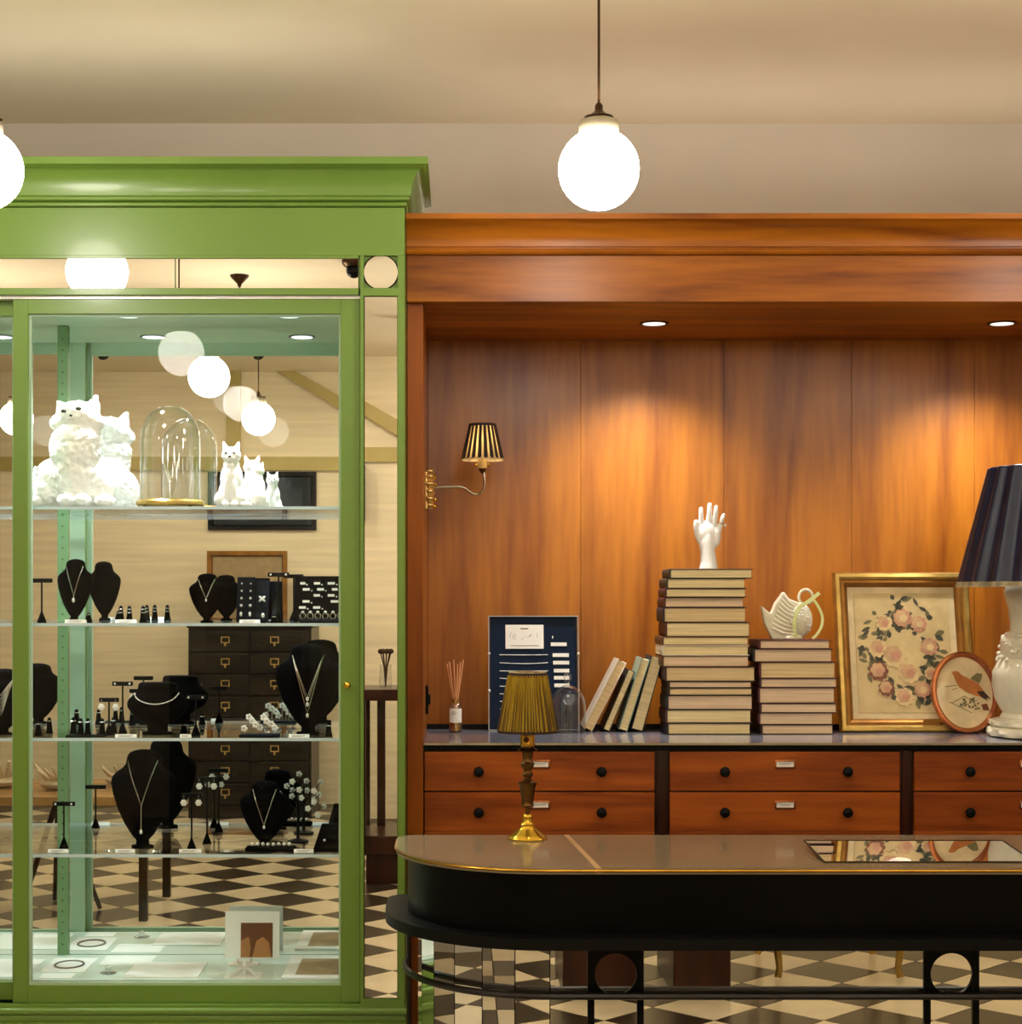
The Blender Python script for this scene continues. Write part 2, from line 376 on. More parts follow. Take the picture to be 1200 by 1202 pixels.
# ================================================================== GREEN DISPLAY CABINET
YF = 4.58; XR, XL = PX(475, YF), -2.22
cab = root('display_cabinet', 'tall moss green glazed display cabinet with mirrored back and crown moulding', 'display cabinet', (-1.18, 4.8, 0))
def cz(py): return PZ(py, YF)
def cx(px): return PX(px, YF)
CB = .494                                                          # case floor
WB().box(XL, XR, 4.60, 5.03, 0, .375, .003).build('base', 'green', cab)
def runs(prof, mb):
    """moulding with a return round the right and left end"""
    n = len(prof); vs = []
    for p, z in prof: vs += [(XL-p, 5.03, z), (XL-p, YF-p, z), (XR+p, YF-p, z), (XR+p, 5.03, z)]
    fs = [(4*i+k, 4*i+k+1, 4*i+k+5, 4*i+k+4) for i in range(n-1) for k in range(3)]
    fs += [tuple(4*i for i in range(n)), tuple(4*i+3 for i in range(n-1, -1, -1))]
    return mb.add(vs, fs)
def roll(p0, z0, z1, r, n=6): return [(p0+r*math.sin(PI*k/n), z0+(z1-z0)*(.5-.5*math.cos(PI*k/n))) for k in range(n+1)]
runs([(-.02, .37), (.0, .37)]+roll(.0, .372, .398, .011)+roll(.0, .400, .416, .003)+roll(.0, .418, .438, .010)+[(0, .445), (-.02, .445)], WB()).build('sill_moulding', 'green', cab)
WB().box(XL+.02, XR-.02, 4.666, 4.995, .44, CB-.002).build('case_floor', 'case_floor', cab)
for a, b in ((XL, XL+.018), (XR-.018, XR)): WB().box(a, b, 4.61, 5.03, .37, 2.6).build('side_panel', 'green', cab)
WB().box(XL+.018, XR-.018, 5.006, 5.03, .37, 2.6).build('back_panel', 'green', cab)
for a, b in ((XL+.02, -1.1655), (-1.1635, XR-.02)): WB().box(a, b, 4.999, 5.005, CB-.002, 2.335).build('back_mirror', 'mirror', cab, flat=True)
WB().box(XL+.018, XR-.018, 4.668, 5.005, 2.335, 2.352).build('case_ceiling', 'cool_lit_green', cab)
WB().box(XL, XR, 4.582, 5.03, 2.59, 2.61).build('top_board', 'green', cab)
WB().box(XL, XR, YF, 4.61, cz(300), 2.6, .001).build('frieze', 'green', cab)
z2, z1 = cz(303), cz(338)
WB().box(XL, XR, 4.592, 4.61, cz(338), cz(300)).build('mirror_backing', 'green', cab)
xm = [cx(421), cx(205.5), cx(-10), cx(-225.5)]
for a, b in zip(xm[1:]+[-2.1], xm): WB().box(a+.0015, b-.0015, 4.586, 4.5915, z1+.0005, z2).build('strip_mirror', 'mirror_clear', cab, flat=True)
WB().box(-2.1, cx(421), YF, 4.60, z2, cz(300)).box(-2.1, cx(421), YF, 4.60, cz(346), z1, .001).build('strip_rail', 'green', cab)
WB().box(-2.1, cx(423), 4.596, 4.668, cz(349.5), cz(346)).build('door_track', 'silver_white', cab)
for s in (0, 1):
    mx = (lambda v: v) if s == 0 else (lambda v: XL+XR-v)
    def bx(mb, a, b, *r): a, b = sorted((mx(a), mx(b))); return mb.box(a, b, *r)
    p = WB(); bx(p, cx(423), cx(427), YF, 4.61, .445, cz(300)); bx(p, cx(467), XR, YF, 4.61, .445, cz(300))
    bx(p, cx(427), cx(467), YF, 4.61, cz(347), cz(338)); bx(p, cx(427), cx(467), YF, 4.61, .445, cz(1173)); bx(p, cx(427), cx(467), 4.594, 4.61, cz(338), cz(300))
    pil = p.build('pilaster', 'green', cab)
    m = WB(); bx(m, cx(428), cx(466.3), 4.588, 4.594, cz(1172), cz(348)); m.build('pilaster_mirror', 'mirror_clear', pil, flat=True)
    b = WB(); bx(b, cx(427), cx(467), 4.594, 4.61, cz(1173), cz(347)); b.build('mirror_backing', 'black_gap', pil)
    c0, r0 = (mx(cx(447)), 4.594, cz(319)), .0455
    WB().lathe([(r0, 0), (r0, .006), (.001, .006)], 40, M=Matrix.Translation(c0) @ Matrix.Rotation(PI/2, 4, 'X')).build('round_mirror', 'mirror_clear', pil, flat=True)
    WB().shell([(r0+.003, 0), (r0+.003, .0065), (r0, .0065)], 40, M=Matrix.Translation(c0) @ Matrix.Rotation(PI/2, 4, 'X')).build('round_mirror_rim', 'black_gap', pil)
crown = [(-.02, 2.588), (0, 2.588)]+roll(.0, 2.590, 2.603, .007)+[(.010, 2.605), (.013, 2.607), (.013, 2.6135), (.018, 2.617)]
crown += [(.018+.04*(1-math.cos(PI/2*k/6)), 2.619+.068*math.sin(PI/2*k/6)) for k in range(1, 7)]+[(.060, 2.689), (.0645, 2.690), (.0645, 2.709), (-.02, 2.709)]
runs(crown, WB()).build('crown_moulding', 'green', cab)
WB().box(XL, XR, 4.56, 5.03, 2.70, 2.709).build('crown_lid', 'green', cab)
def door(x0, x1, y0, xs0, xs1, knob):
    zt, zb, zo, zu = PZ(350.5, 4.6), PZ(1177, 4.6), PZ(368, 4.6), PZ(1157, 4.6)
    d = WB().box(x0, x0+xs0, y0, y0+.027, zb, zt, .0015).build('sliding_door', 'green', cab)
    WB().box(x1-xs1, x1, y0, y0+.027, zb, zt, .0015).build('stile', 'green', d)
    WB().box(x0+xs0, x1-xs1, y0+.001, y0+.027, zo, zt).build('top_rail', 'green', d)
    WB().box(x0+xs0, x1-xs1, y0+.001, y0+.027, zb, zu).build('bottom_rail', 'green', d)
    a, b = x0+xs0, x1-xs1
    fr = WB().frame(a, b, zu, zo, [(0, y0+.010), (.006, y0+.012), (.006, y0+.0265), (0, y0+.0265)]); fr.build('glazing_bead', 'cool_lit_green', d)
    WB().box(a+.001, b-.001, y0+.014, y0+.018, zu+.001, zo-.001).build('glass', 'door_glass', d, flat=True)
    ln = WB()
    for q in ((x0, a, zb, zt), (b, x1, zb, zt), (a, b, zo, zt), (a, b, zb, zu)): ln.box(q[0]+.0005, q[1]-.0005, y0+.027, y0+.0285, q[2]+.0005, q[3]-.0005)
    ln.build('cool_lit_back', 'cool_lit_green', d)  # thin added faces carrying the cool-lit tone of the green paint
    if knob: WB().lathe([(.004, 0), (.004, .008), (.0085, .012), (.01, .017), (.007, .022), (.001, .0235)], 16, M=Matrix.Translation((PX(408, 4.6), y0, PZ(804, 4.6))) @ Matrix.Rotation(PI/2, 4, 'X')).build('knob', 'brass_bright', d)
door(PX(15, 4.6), PX(423, 4.6), 4.60, .0415, .053, True)
door(-2.1, PX(33, 4.63), 4.635, .053, .0415, False)
for xa in (-1.178, -2.19, -.20):
    st = WB().box(xa, xa+.030, 4.986, 4.998, CB-.001, 2.333).build('shelf_standard', 'sage', cab)
    h = WB()
    for k in range(56): h.lathe([(.0022, 0), (.0022, .0006), (.0005, .0008)], 6, M=Matrix.Translation((xa+.015, 4.986, CB+.03+k*.0322)) @ Matrix.Rotation(PI/2, 4, 'X'))
    h.build('peg_holes', 'black_gap', st)['kind'] = 'stuff'
SH = [PZ(594.5, 4.68), PZ(731.5, 4.68), PZ(866.5, 4.68), PZ(1003, 4.68)]           # tops of the glass shelves
for z in SH:
    sh = WB().box(XL+.03, XR-.025, 4.684, 4.984, z-.008, z).build('glass_shelf', 'shelf_glass', cab, flat=True)
    WB().box(XL+.03, XR-.025, 4.680, 4.684, z-.008, z).build('polished_edge', 'glass_edge', sh)
for i, x in enumerate((-.482, -.936, -1.40, -1.86)):
    d = WB().lathe([(.040, -.002), (.040, 0)], 28, c=(x, 4.80, 2.3345)).build('cabinet_light', 'black', cab)
    WB().lathe([(.033, -.003), (.033, -.001)], 28, c=(x, 4.80, 2.3345)).build('lens', 'downlight_cool', d)
    spot('cabinet_spot', (x, 4.80, 2.328), (x, 4.80, 0), CAB_W, 118, (.92, .98, 1.0), .7, .03)

# ================================================================== WOOD WALL UNIT
XN = -.102; XE = 2.62; YB = 5.44
unit = root('wall_unit', 'warm brown polished wood wall unit with cornice and lit recess', 'wall unit', (1.25, 5.1, 0))
WB().box(-.147, XN, 4.75, 4.79, 0, 2.359, .001).build('stile', 'wood_edge', unit)
WB().box(XE, XE+.05, 4.75, 4.79, 0, 2.359, .001).build('stile', 'wood_edge', unit)
for a, b in ((-.147, XN), (XE, XE+.05)): WB().box(a, b, 4.79, 5.465, 0, 2.359).build('side_panel', 'wood_v', unit)
WB().box(-.147, XE+.05, 4.72, 4.76, 2.359, 2.489, .001).build('frieze', 'wood_h', unit)
pr = [(4.722, 2.487), (4.708, 2.487), (4.704, 2.490), (4.702, 2.4955), (4.704, 2.501), (4.708, 2.503), (4.712, 2.5045), (4.712, 2.508), (4.706, 2.509), (4.706, 2.513),
      (4.705, 2.525), (4.700, 2.542), (4.688, 2.557), (4.672, 2.568), (4.660, 2.572), (4.650, 2.574), (4.650, 2.589), (4.722, 2.589)]
n = len(pr); WB().add([(x, y, z) for x in (-.147, XE+.12) for y, z in pr], [(i, (i+1) % n, (i+1) % n+n, i+n) for i in range(n)]+[tuple(range(n)), tuple(range(2*n-1, n-1, -1))]).build('cornice', 'wood_h', unit)
WB().box(-.147, XE+.05, 4.76, YB+.025, 2.359, 2.376).build('soffit', 'wood_h', unit)
WB().box(-.147, XE+.05, 4.72, 5.93, 2.574, 2.587).build('top_board', 'wood_h', unit)
bs = [XN, .386, .843, 1.251, 1.643, 2.10, XE]
for a, b in zip(bs, bs[1:]): WB().box(a+.0004, b-.0004, YB, YB+.02, .9, 2.359, .0006).build('back_panel', 'wood_v', unit)
for x, lb in ((.58, 'small recessed downlight in the wood soffit above the white hand'), (1.62, 'small recessed downlight in the wood soffit at the right edge')):
    d = root('recessed_downlight', lb, 'downlight', (x, 5.09, 2.359), group='downlights in the wood soffit')
    MB().lathe([(.034, -.003), (.043, -.003), (.045, 0), (.034, 0)], 32).build('ring', 'bronze', d)
    MB().lathe([(.034, -.0035), (.034, -.001)], 32).build('lens', 'downlight_lens', d)
    spot('niche_spot', (x, 5.09, 2.353), (x, 5.27, 1.6), NICHE_W, 112, (1.0, .97, .93), 1.0, .03)

# added, unseen strips in channels on the furniture tops, brightening the ceiling
for x0, x1, y, z, lip, lb in ((-.12, 2.55, 5.45, 2.5872, .062, 'added hidden cove strip on top of the wood wall unit'), (-2.15, -.22, 4.96, 2.7092, .030, 'added hidden cove strip on top of the green cabinet')):
    c = root('added_cove_strip', lb, 'strip light', ((x0+x1)/2, y, z), group='added cove strips on the furniture tops'); w = (x1-x0)/2
    MB().box(-w, w, -.03, .05, 0, .004).box(-w, w, .046, .050, .004, lip).box(-w, w, -.03, -.026, .004, lip*.6).build('channel', 'nickel', c)  # rear lip shaped to keep the lower wall in shadow
    M = Matrix.Translation((0, .0, .016)) @ Matrix.Rotation(math.radians(-32), 4, 'X')
    MB().box(-w+.01, w-.01, -.014, .014, 0, .002, M=M).build('diffuser', 'cove', c); MB().box(-w+.01, w-.01, -.0145, .0145, -.002, -.0002, M=M).box(-w+.01, w-.01, -.0165, -.0145, -.002, .004, M=M).build('reflector', 'nickel', c)

# ------------------------------------------------------------------ drawer units under one worktop
WT = 1.135
wt = root('worktop', 'long slim dark slate worktop over the drawers with pale front edge', 'worktop', (1.25, 4.98, 1.112))
WB().box(XN+.001, XE-.001, 4.742, 5.22, WT-.006, WT, .0005).build('slab', 'slate_top', wt)
WB().box(XN+.001, XE-.001, 4.738, 4.742, WT-.006, WT).build('front_edge', 'nickel', wt)
WB().box(XN+.001, XE-.001, 4.752, 5.22, 1.1125, WT-.006).build('black_core', 'black', wt)
tag(WB().box(XN+.001, XE-.001, 5.221, 5.236, 1.0, PZ(850, 5.22)).build('rear_upstand', 'black', at=(1.25, 5.228, 1.0)), 'thin black upstand along the back of the slate worktop', 'upstand')
ux = [PX(498, 4.75), PX(786, 4.75), PX(1073, 4.75), PX(1360, 4.75)]
UW = PX(769, 4.75)-ux[0]
ul = ['wooden drawer unit behind the small gold lamp, leftmost under the worktop', 'wooden drawer unit below the two book stacks', 'wooden drawer unit below the round bird picture', 'wooden drawer unit past the right edge of the photo']
def drawer_unit(x0, lb):
    w = min(UW, XE-.005-x0)
    t = root('drawer_unit', lb, 'drawer unit', (x0, 4.75, 0), group='drawer units under the worktop')
    MB().box(.0, w, .017, .46, 0, 1.112).build('body', 'wood_dark', t)
    zz = [(PZ(928.3, 4.75), PZ(882.3, 4.75)), (PZ(975.5, 4.75), PZ(930, 4.75)), (.66, .8885), (.42, .658), (.1, .418)]
    for za, zb in zz:
        d = MB().box(.0012, w-.0012, -.002, .016, za, zb, .0015).build('drawer', 'wood_drawer', t)
        zc = zb-.0545
        for kx in (.152, .4935):
            if kx < w: MB().lathe([(.006, 0), (.006, .008), (.0125, .012), (.0145, .019), (.012, .025), (.001, .028)], 18, M=Matrix.Translation((kx, -.002, zc)) @ Matrix.Rotation(PI/2, 4, 'X')).build('knob', 'black_matte', d)
        MB().frame(.2935, .3505, zc+.008, zc+.032, [(0, -.002), (0, -.005), (.004, -.006), (.0045, -.002)]).build('label_holder', 'copper', d)
        MB().box(.2975, .3465, -.0028, -.0022, zc+.012, zc+.028).build('label_card', 'paper', d)
        MB().box(.305, .339, -.0031, -.0029, zc+.0205, zc+.0215).box(.308, .336, -.0031, -.0029, zc+.0175, zc+.0182).build('faint_writing', 'ink_grey', d)
for x0, lb in zip(ux, ul): drawer_unit(x0, lb)
for a, b, lb in ((ux[0]+UW, ux[1], 'dark upright post between the lamp drawers and the book drawers'), (ux[1]+UW, ux[2], 'dark upright post between the book drawers and the picture drawers'), (ux[2]+UW, ux[3], 'dark upright post past the right edge of the photo')):
    tag(WB().box(a+.001, b-.001, 4.762, 5.2, 0, 1.112).box(a+.008, b-.008, 4.757, 4.762, 0, 1.112).build('divider_post', 'wood_dark', at=((a+b)/2, 4.95, 0)), lb, 'post', 'posts between the drawer units')

# ================================================================== BLACK COUNTER
CX, CY, CT, CE = .2, 4.08, .95, 2.5
ctr = root('shop_counter', 'black round-ended shop counter with mirrored base and grey-brown top', 'counter', (1.1, 3.95, 0))
def cpath(r, n=20, back=4.24, xe=CE):
    a = [(CX+r*math.cos(PI+PI/2*k/n), CY+r*math.sin(PI+PI/2*k/n)) for k in range(n+1)]
    b = .05; c = [(CX-r+b-b*math.cos(PI/2*k/5), back-b+b*math.sin(PI/2*k/5)) for k in range(5, -1, -1)]
    return [(xe, back)]+c+a+[(xe, CY-r)]
top = WB().slab(cpath(.353), CT-.014, CT).build('top', 'stone_top', ctr)
WB().slab(cpath(.345), CT-.016, CT-.0135).build('top_underside', 'black', ctr)
rim = [p for p in cpath(.354, 24)[1:]]
WB().tube([(x, y, CT-.006) for x, y in rim], .0035, 6).build('brass_rim', 'brass', ctr)
WB().slab(cpath(.325, back=4.2), .798, CT-.014).build('apron', 'black', ctr)
WB().slab(cpath(.378, back=4.26), .774, .799).build('ledge', 'black_matte', ctr)
WB().slab(cpath(.29, back=4.15), .0, .775).build('core', 'black', ctr)
WB().slab(cpath(.335, back=4.18), .0, .07).build('plinth', 'black', ctr)
RB = .30
for k in range(6):
    a0, a1 = PI+PI/2*k/6, PI+PI/2*(k+1)/6; g = .004
    a0 += g; a1 -= g; pts = [(CX+r*math.cos(a), CY+r*math.sin(a)) for r, a in ((RB, a0), (RB, a1), (RB-.006, a1), (RB-.006, a0))]
    WB().slab(pts, .071, .773).build('mirror_facet', 'mirror', ctr, flat=True)
def py_(px): return PX(px, 3.775)
posts = [py_(694), py_(752), py_(1089), py_(1146), 1.785, 1.893]
edges = [CX]+posts+[CE]
for a, b in zip(edges, edges[1:]): WB().box(a+.001, b-.001, CY-RB, CY-RB+.006, .071, .773).build('mirror_panel', 'mirror', ctr, flat=True)
for p in posts: WB().box(p-.0075, p+.0075, CY-RB-.006, CY-RB+.001, .0, .775, .001).build('upright', 'black', ctr)
for a, b in ((posts[0], posts[1]), (posts[2], posts[3]), (posts[4], posts[5])):
    cxm, hz, r, hw, hh = (a+b)/2, PZ(1143.5, 3.775), .0465, (b-a)/2, .0565; mb = WB(); N_ = 32
    vs = []; fs = []
    for k in range(N_):
        t = 2*PI*k/N_+PI/N_; c, s_ = math.cos(t), math.sin(t); q = min(hw/abs(c) if abs(c) > 1e-6 else 9, hh/abs(s_) if abs(s_) > 1e-6 else 9)
        for y in (CY-RB-.005, CY-RB-.0005): vs += [(cxm+r*c, y, hz+r*s_), (cxm+q*c, y, hz+q*s_)]
    for k in range(N_):
        i, j = 4*k, 4*((k+1) % N_); fs += [(i, i+1, j+1, j), (i+2, j+2, j+3, i+3), (i, j, j+2, i+2), (i+1, i+3, j+3, j+1)]
    mb.add(vs, fs).build('ring_plate', 'black', ctr)
rp = [(CX+.33*math.cos(PI*.97+(PI*.53)*k/24), CY+.33*math.sin(PI*.97+(PI*.53)*k/24)) for k in range(25)]+[(CE, CY-.33)]
WB().tube([(x, y, .664) for x, y in rp], .0082, 8).build('foot_rail', 'rail_black', ctr)
WB().tube([(CX-.322, CY+.01, .0), (CX-.322, CY+.01, .774)], .006, 8).build('rail_post', 'rail_black', ctr)
for p in posts: WB().tube([(p, CY-.33, .664), (p, CY-.30, .664)], .005, 6).build('rail_bracket', 'black', ctr)
iv = WB(); a, b = Vector((.265, 4.235, 0)), Vector((.303, CY-.3535, 0)); sd = Vector((.006, 0, 0))
iv.add([a-sd+Vector((0, 0, CT)), a+sd+Vector((0, 0, CT)), b+sd+Vector((0, 0, CT)), b-sd+Vector((0, 0, CT)), a-sd+Vector((0, 0, CT+.0006)), a+sd+Vector((0, 0, CT+.0006)), b+sd+Vector((0, 0, CT+.0006)), b-sd+Vector((0, 0, CT+.0006))],
       [(0, 1, 2, 3), (4, 5, 6, 7), (0, 1, 5, 4), (1, 2, 6, 5), (2, 3, 7, 6), (3, 0, 4, 7)]).box(.297, .309, CY-.3545, CY-.352, CT-.012, CT+.0006).build('pale_inlay', 'vein', ctr)
mt_ = root('mirror_tray', 'slim rectangular mirror tray tilted on the black counter top', 'mirror', (1.0475, 3.80, CT+.0003), (math.atan(.07), 0, 0))
MB().box(-.2325, .2325, .004, .2235, .0, .0015).build('mirror', 'mirror_clear', mt_, flat=True)
MB().box(-.236, -.2325, 0, .2275, 0, .0025).box(.2325, .236, 0, .2275, 0, .0025).box(-.2325, .2325, 0, .004, 0, .0025).box(-.2325, .2325, .2235, .2275, 0, .0025).build('rim', 'bronze', mt_)
for sx in (-.2, .2): MB().box(sx-.006, sx+.006, .21, .222, -.0148, 0).build('foot', 'bronze', mt_)
# ceiling spots added out of view to brighten the board wall
for x, lb in ((-2.3, 'leftmost'), (-1.3, 'second'), (-.3, 'third'), (.8, 'rightmost')):
    t = root('added_wall_spot', 'added black ceiling spotlight brightening the cream board wall, %s of four' % lb, 'spotlight', (x, -.95, ZC), group='added ceiling spots facing the board wall')
    MB().lathe([(.04, 0), (.04, -.012), (.006, -.014), (.006, -.05)], 16).build('mount', 'black_matte', t)
    M = Matrix.Translation((0, 0, -.07)) @ Matrix.Rotation(math.radians(-50), 4, 'X')
    MB().shell([(.03, .05), (.034, .03), (.034, -.06), (.031, -.06), (.031, .028), (.001, .03)], 18, M=M).build('can', 'black_matte', t)
    MB().lathe([(.03, -.03), (.03, -.028)], 18, M=M).build('lens', 'downlight_lens', t)
    spot('added_wall_wash', (x, -.95-.05, ZC-.12), (x, YW0, 1.5), WASH_W, 100, (1.0, .9, .74), .8, .03)

# ================================================================== THINGS ON THE WORKTOP
def wy(py): return (EYE-WT)*F/(py-697)
def ribbon(mb, pts, w, th=.0012):
    Q = [Vector(p) for p in pts]; P = []
    for i in range(len(Q)-1):
        a, b, c, d = Q[max(i-1, 0)], Q[i], Q[i+1], Q[min(i+2, len(Q)-1)]
        P += [.5*((2*b)+(c-a)*u+(2*a-5*b+4*c-d)*u*u+(3*b-a-3*c+d)*u**3) for u in (0, .25, .5, .75)]
    P.append(Q[-1]); n = len(P); vs = []; fs = []
    for i, p in enumerate(P):
        t = (P[min(i+1, n-1)]-P[max(i-1, 0)]).normalized(); sd = t.cross(Vector((0, 1, 0)))
        sd = sd.normalized() if sd.length > 1e-4 else Vector((1, 0, 0)); nn = t.cross(sd).normalized()
        for a, b in ((1, 1), (1, -1), (-1, -1), (-1, 1)): vs.append(p+sd*a*w/2+nn*b*th/2)
    for i in range(n-1):
        for k in range(4): fs.append((4*i+k, 4*i+(k+1) % 4, 4*i+4+(k+1) % 4, 4*i+4+k))
    fs += [(0, 1, 2, 3), (4*n-4, 4*n-3, 4*n-2, 4*n-1)]
    return mb.add(vs, fs)
def ell(cx_, cz_, rx, rz, n=20, rot=0):
    return [(cx_+rx*math.cos(2*PI*k/n)*math.cos(rot)-rz*math.sin(2*PI*k/n)*math.sin(rot), cz_+rx*math.cos(2*PI*k/n)*math.sin(rot)+rz*math.sin(2*PI*k/n)*math.cos(rot)) for k in range(n)]
def fur(o, size, strength):
    tx = bpy.data.textures.new('fur_noise', 'CLOUDS'); tx.noise_scale = size; tx.noise_depth = 3
    d = o.modifiers.new('fur', 'DISPLACE'); d.texture = tx; d.strength = strength; d.mid_level = .5; d.texture_coords = 'LOCAL'
def smooth_mesh(o, vox, it=4):
    m = o.modifiers.new('remesh', 'REMESH'); m.mode = 'VOXEL'; m.voxel_size = vox; m.use_smooth_shade = True
    s = o.modifiers.new('smooth', 'SMOOTH'); s.iterations = it; s.factor = .5
    return o

def book(name, label, group, loc, w, th, dp, cover, pages, rot=(0, 0, 0)):
    """lies flat: spine along the left short side, page block facing the room"""
    t = root(name, label, 'book', loc, rot, group); c = .0022
    n = 6; out = [(0, c*.2)]+[(-.0035*math.sin(PI*k/n), th*(.5-.5*math.cos(PI*k/n))) for k in range(1, n)]+[(0, th-c*.2), (c*1.4, th-c*.3), (c*1.4, c*.3)]
    MB().box(0, w, -.004, dp, 0, c, .0006).box(0, w, -.004, dp, th-c, th, .0006).prism(out, -.004, dp).build('cover', cover, t)
    MB().box(c*1.2, w-.005, 0, dp-.004, c, th-c).build('pages', pages, t)
    return t
PG = ['paper_edge', 'paper_edge2', 'paper_edge3']
def stack(rows, yfront, which, ztop_pad=0):
    zs = []; n = len(rows)
    z = WT
    hs = [PZ(a, yfront)-PZ(b, yfront) for a, b, _, _, _, _ in rows]
    tot = sum(hs)
    for i in range(n-1, -1, -1):
        a, b, x0, x1, cv, pg = rows[i]
        xa, xb = PX(x0, yfront), PX(x1, yfront)
        pos = 'topmost' if i == 0 else ('bottom' if i == n-1 else ORD[i]+' from the top')
        lb = ('old hardback book, %s %s' if i else 'old hardback book, %s %s') % (pos, which)
        yo = random.uniform(-.006, .006)
        book('book', lb, 'books '+which, (xa, yfront+yo, z), xb-xa, hs[i], .165+random.uniform(-.008, .01), 'cover%d' % cv, PG[pg])
        z += hs[i]+.0002
    return z
def zy(v): return 580+v/4
def zx(v): return 680+v/4
YA = wy(862)
A = [(355, 400, 425, 815, 6, 0), (400, 447, 412, 782, 6, 0), (447, 488, 405, 785, 0, 0), (488, 535, 402, 778, 5, 2), (535, 605, 398, 788, 1, 1), (605, 672, 408, 805, 0, 0), (672, 712, 392, 798, 2, 0), (712, 760, 392, 798, 7, 0),
     (760, 812, 392, 800, 2, 2), (812, 880, 405, 828, 3, 1), (880, 910, 420, 812, 9, 2), (910, 945, 420, 815, 9, 1), (945, 1012, 415, 818, 4, 2), (1012, 1075, 410, 812, 3, 0), (1075, 1128, 415, 808, 1, 0)]
ZA = stack([(zy(a), zy(b), zx(c), zx(d), e, g) for a, b, c, d, e, g in A], YA, 'of the tall stack under the white hand')
def vy(v): return 680+v/6.327
def vx(v): return 880+v/6.327
B = [(455, 520, 72, 600, 5, 2), (520, 618, 34, 620, 1, 2), (618, 738, 78, 642, 5, 1), (738, 806, 80, 652, 3, 2), (806, 922, 70, 640, 0, 2), (922, 992, 80, 650, 3, 2), (992, 1080, 72, 625, 0, 2), (1080, 1152, 90, 628, 9, 2)]
ZB = stack([(vy(a), vy(b), vx(c), vx(d), e, g) for a, b, c, d, e, g in B], YA, 'of the short stack under the ceramic basket')
# four leaning books: foot x, lean, thickness, height
for fx, lean, th, h, cv, pg, lb in ((685, 27, .028, .232, 7, 1, 'leaning upright book with a white spine, nearest the glass cloche'), (708, 23, .021, .196, 6, 0, 'shortest of the four leaning books'),
                                (726.5, 17.5, .026, .226, 8, 0, 'leaning book with a pale grey-green spine, third from the cloche'), (741, 15.5, .036, .228, 4, 0, 'leaning book with a dark green cover, next to the tall stack')):
    y = wy(859.5); a = math.radians(lean)
    t = root('leaning_book', lb, 'book', (PX(fx, y)+0.0, y, WT+.0005), (0, a, 0), 'leaning books beside the tall stack'); c = .0024
    # local: thickness along x, height along z, spine towards the room's left
    MB().box(0, c, -.002, .15, 0, h, .0006).build('cover', 'cover%d' % cv, t)
    q = t.children[0]; MB().box(th-c, th, -.002, .15, 0, h, .0006).build('back_cover', 'cover%d' % cv, t)
    MB().box(c, th-c, .003, .145, .003, h-.003).build('pages', PG[pg], t)
    t.location.z = WT+.0005+th*math.sin(a)

# white display hand
HY = YA+.075
def hand():
    s = HY/F; X = lambda px: (px-832)*s; Z = lambda py: (668.5-py)*s
    t = root('mannequin_hand', 'white plaster display hand standing upright on the tall book stack', 'display hand', (PX(832, HY), HY, ZA))
    m = MB()
    m.tube([(X(832), 0, 0), (X(832), 0, Z(660)), (X(831.3), 0, Z(650)), (X(831), 0, Z(643)), (X(830.6), 0, Z(637)), (X(830.5), 0, Z(630)), (X(830.5), 0, Z(623)), (X(830.5), 0, Z(618))], [10.9*s, 9.6*s, 8.8*s, 8.5*s, 8.2*s, 7.4*s, 5.5*s, 2*s], 18)
    m.ball((X(830.5), 0, Z(628)), (12.8*s, 6.8*s, 17*s), 20, 14); m.ball((X(830.8), 0, Z(638)), (10.4*s, 7.6*s, 16*s), 20, 14)
    m.ball((X(840), -.002, Z(630)), (6.5*s, 5*s, 13*s), 12, 8)
    def fing(pts, r): m.tube([(X(a), y, Z(b)) for a, b, y in pts], [r*s*q for q in (1.15, 1.1, 1.0, .97, .85, .55)], 10)
    fing([(824, 624, 0), (823.4, 615, -.001), (823.2, 608, -.002), (823, 602, -.002), (823, 597.5, -.001), (823.1, 595.6, -.0005)], 3.0)
    fing([(831.5, 622, 0), (832, 612, -.002), (832.6, 604, -.003), (833, 598, -.003), (833.3, 592.5, -.002), (833.3, 590.4, -.0015)], 3.2)
    fing([(838, 623, 0), (838.6, 613, -.003), (839.6, 606, -.006), (840.2, 601, -.007), (840.4, 596, -.006), (840.4, 593.8, -.005)], 3.0)
    fing([(843, 628, -.001), (845, 618.5, -.005), (846.6, 612.5, -.008), (847.8, 608, -.009), (849.2, 605.2, -.009), (849.8, 603.4, -.008)], 2.7)
    fing([(823, 637, 0), (818.5, 628, -.003), (817, 621, -.005), (816.8, 616.5, -.006), (817, 613, -.006), (817.4, 610.8, -.005)], 3.2)
    smooth_mesh(m.build('hand', 'plaster', t), .0018, 6)
    r = root('finger_ring', 'small gem ring on the little finger of the white display hand', 'ring', (PX(832, HY)+X(846), HY-.006, ZA+Z(614.5)), (.2, .45, 0))
    MB().tube([(.0085*math.cos(2*PI*k/16), .0085*math.sin(2*PI*k/16), 0) for k in range(16)], .0012, 6, closed=True).build('band', 'brass', r)
    MB().lathe([(.001, -.004), (.006, .001), (.004, .004), (.001, .0045)], 8, M=Matrix.Translation((.013, 0, 0)) @ Matrix.Rotation(PI/2, 4, 'Y')).build('gem', 'silver_white', r)
hand()

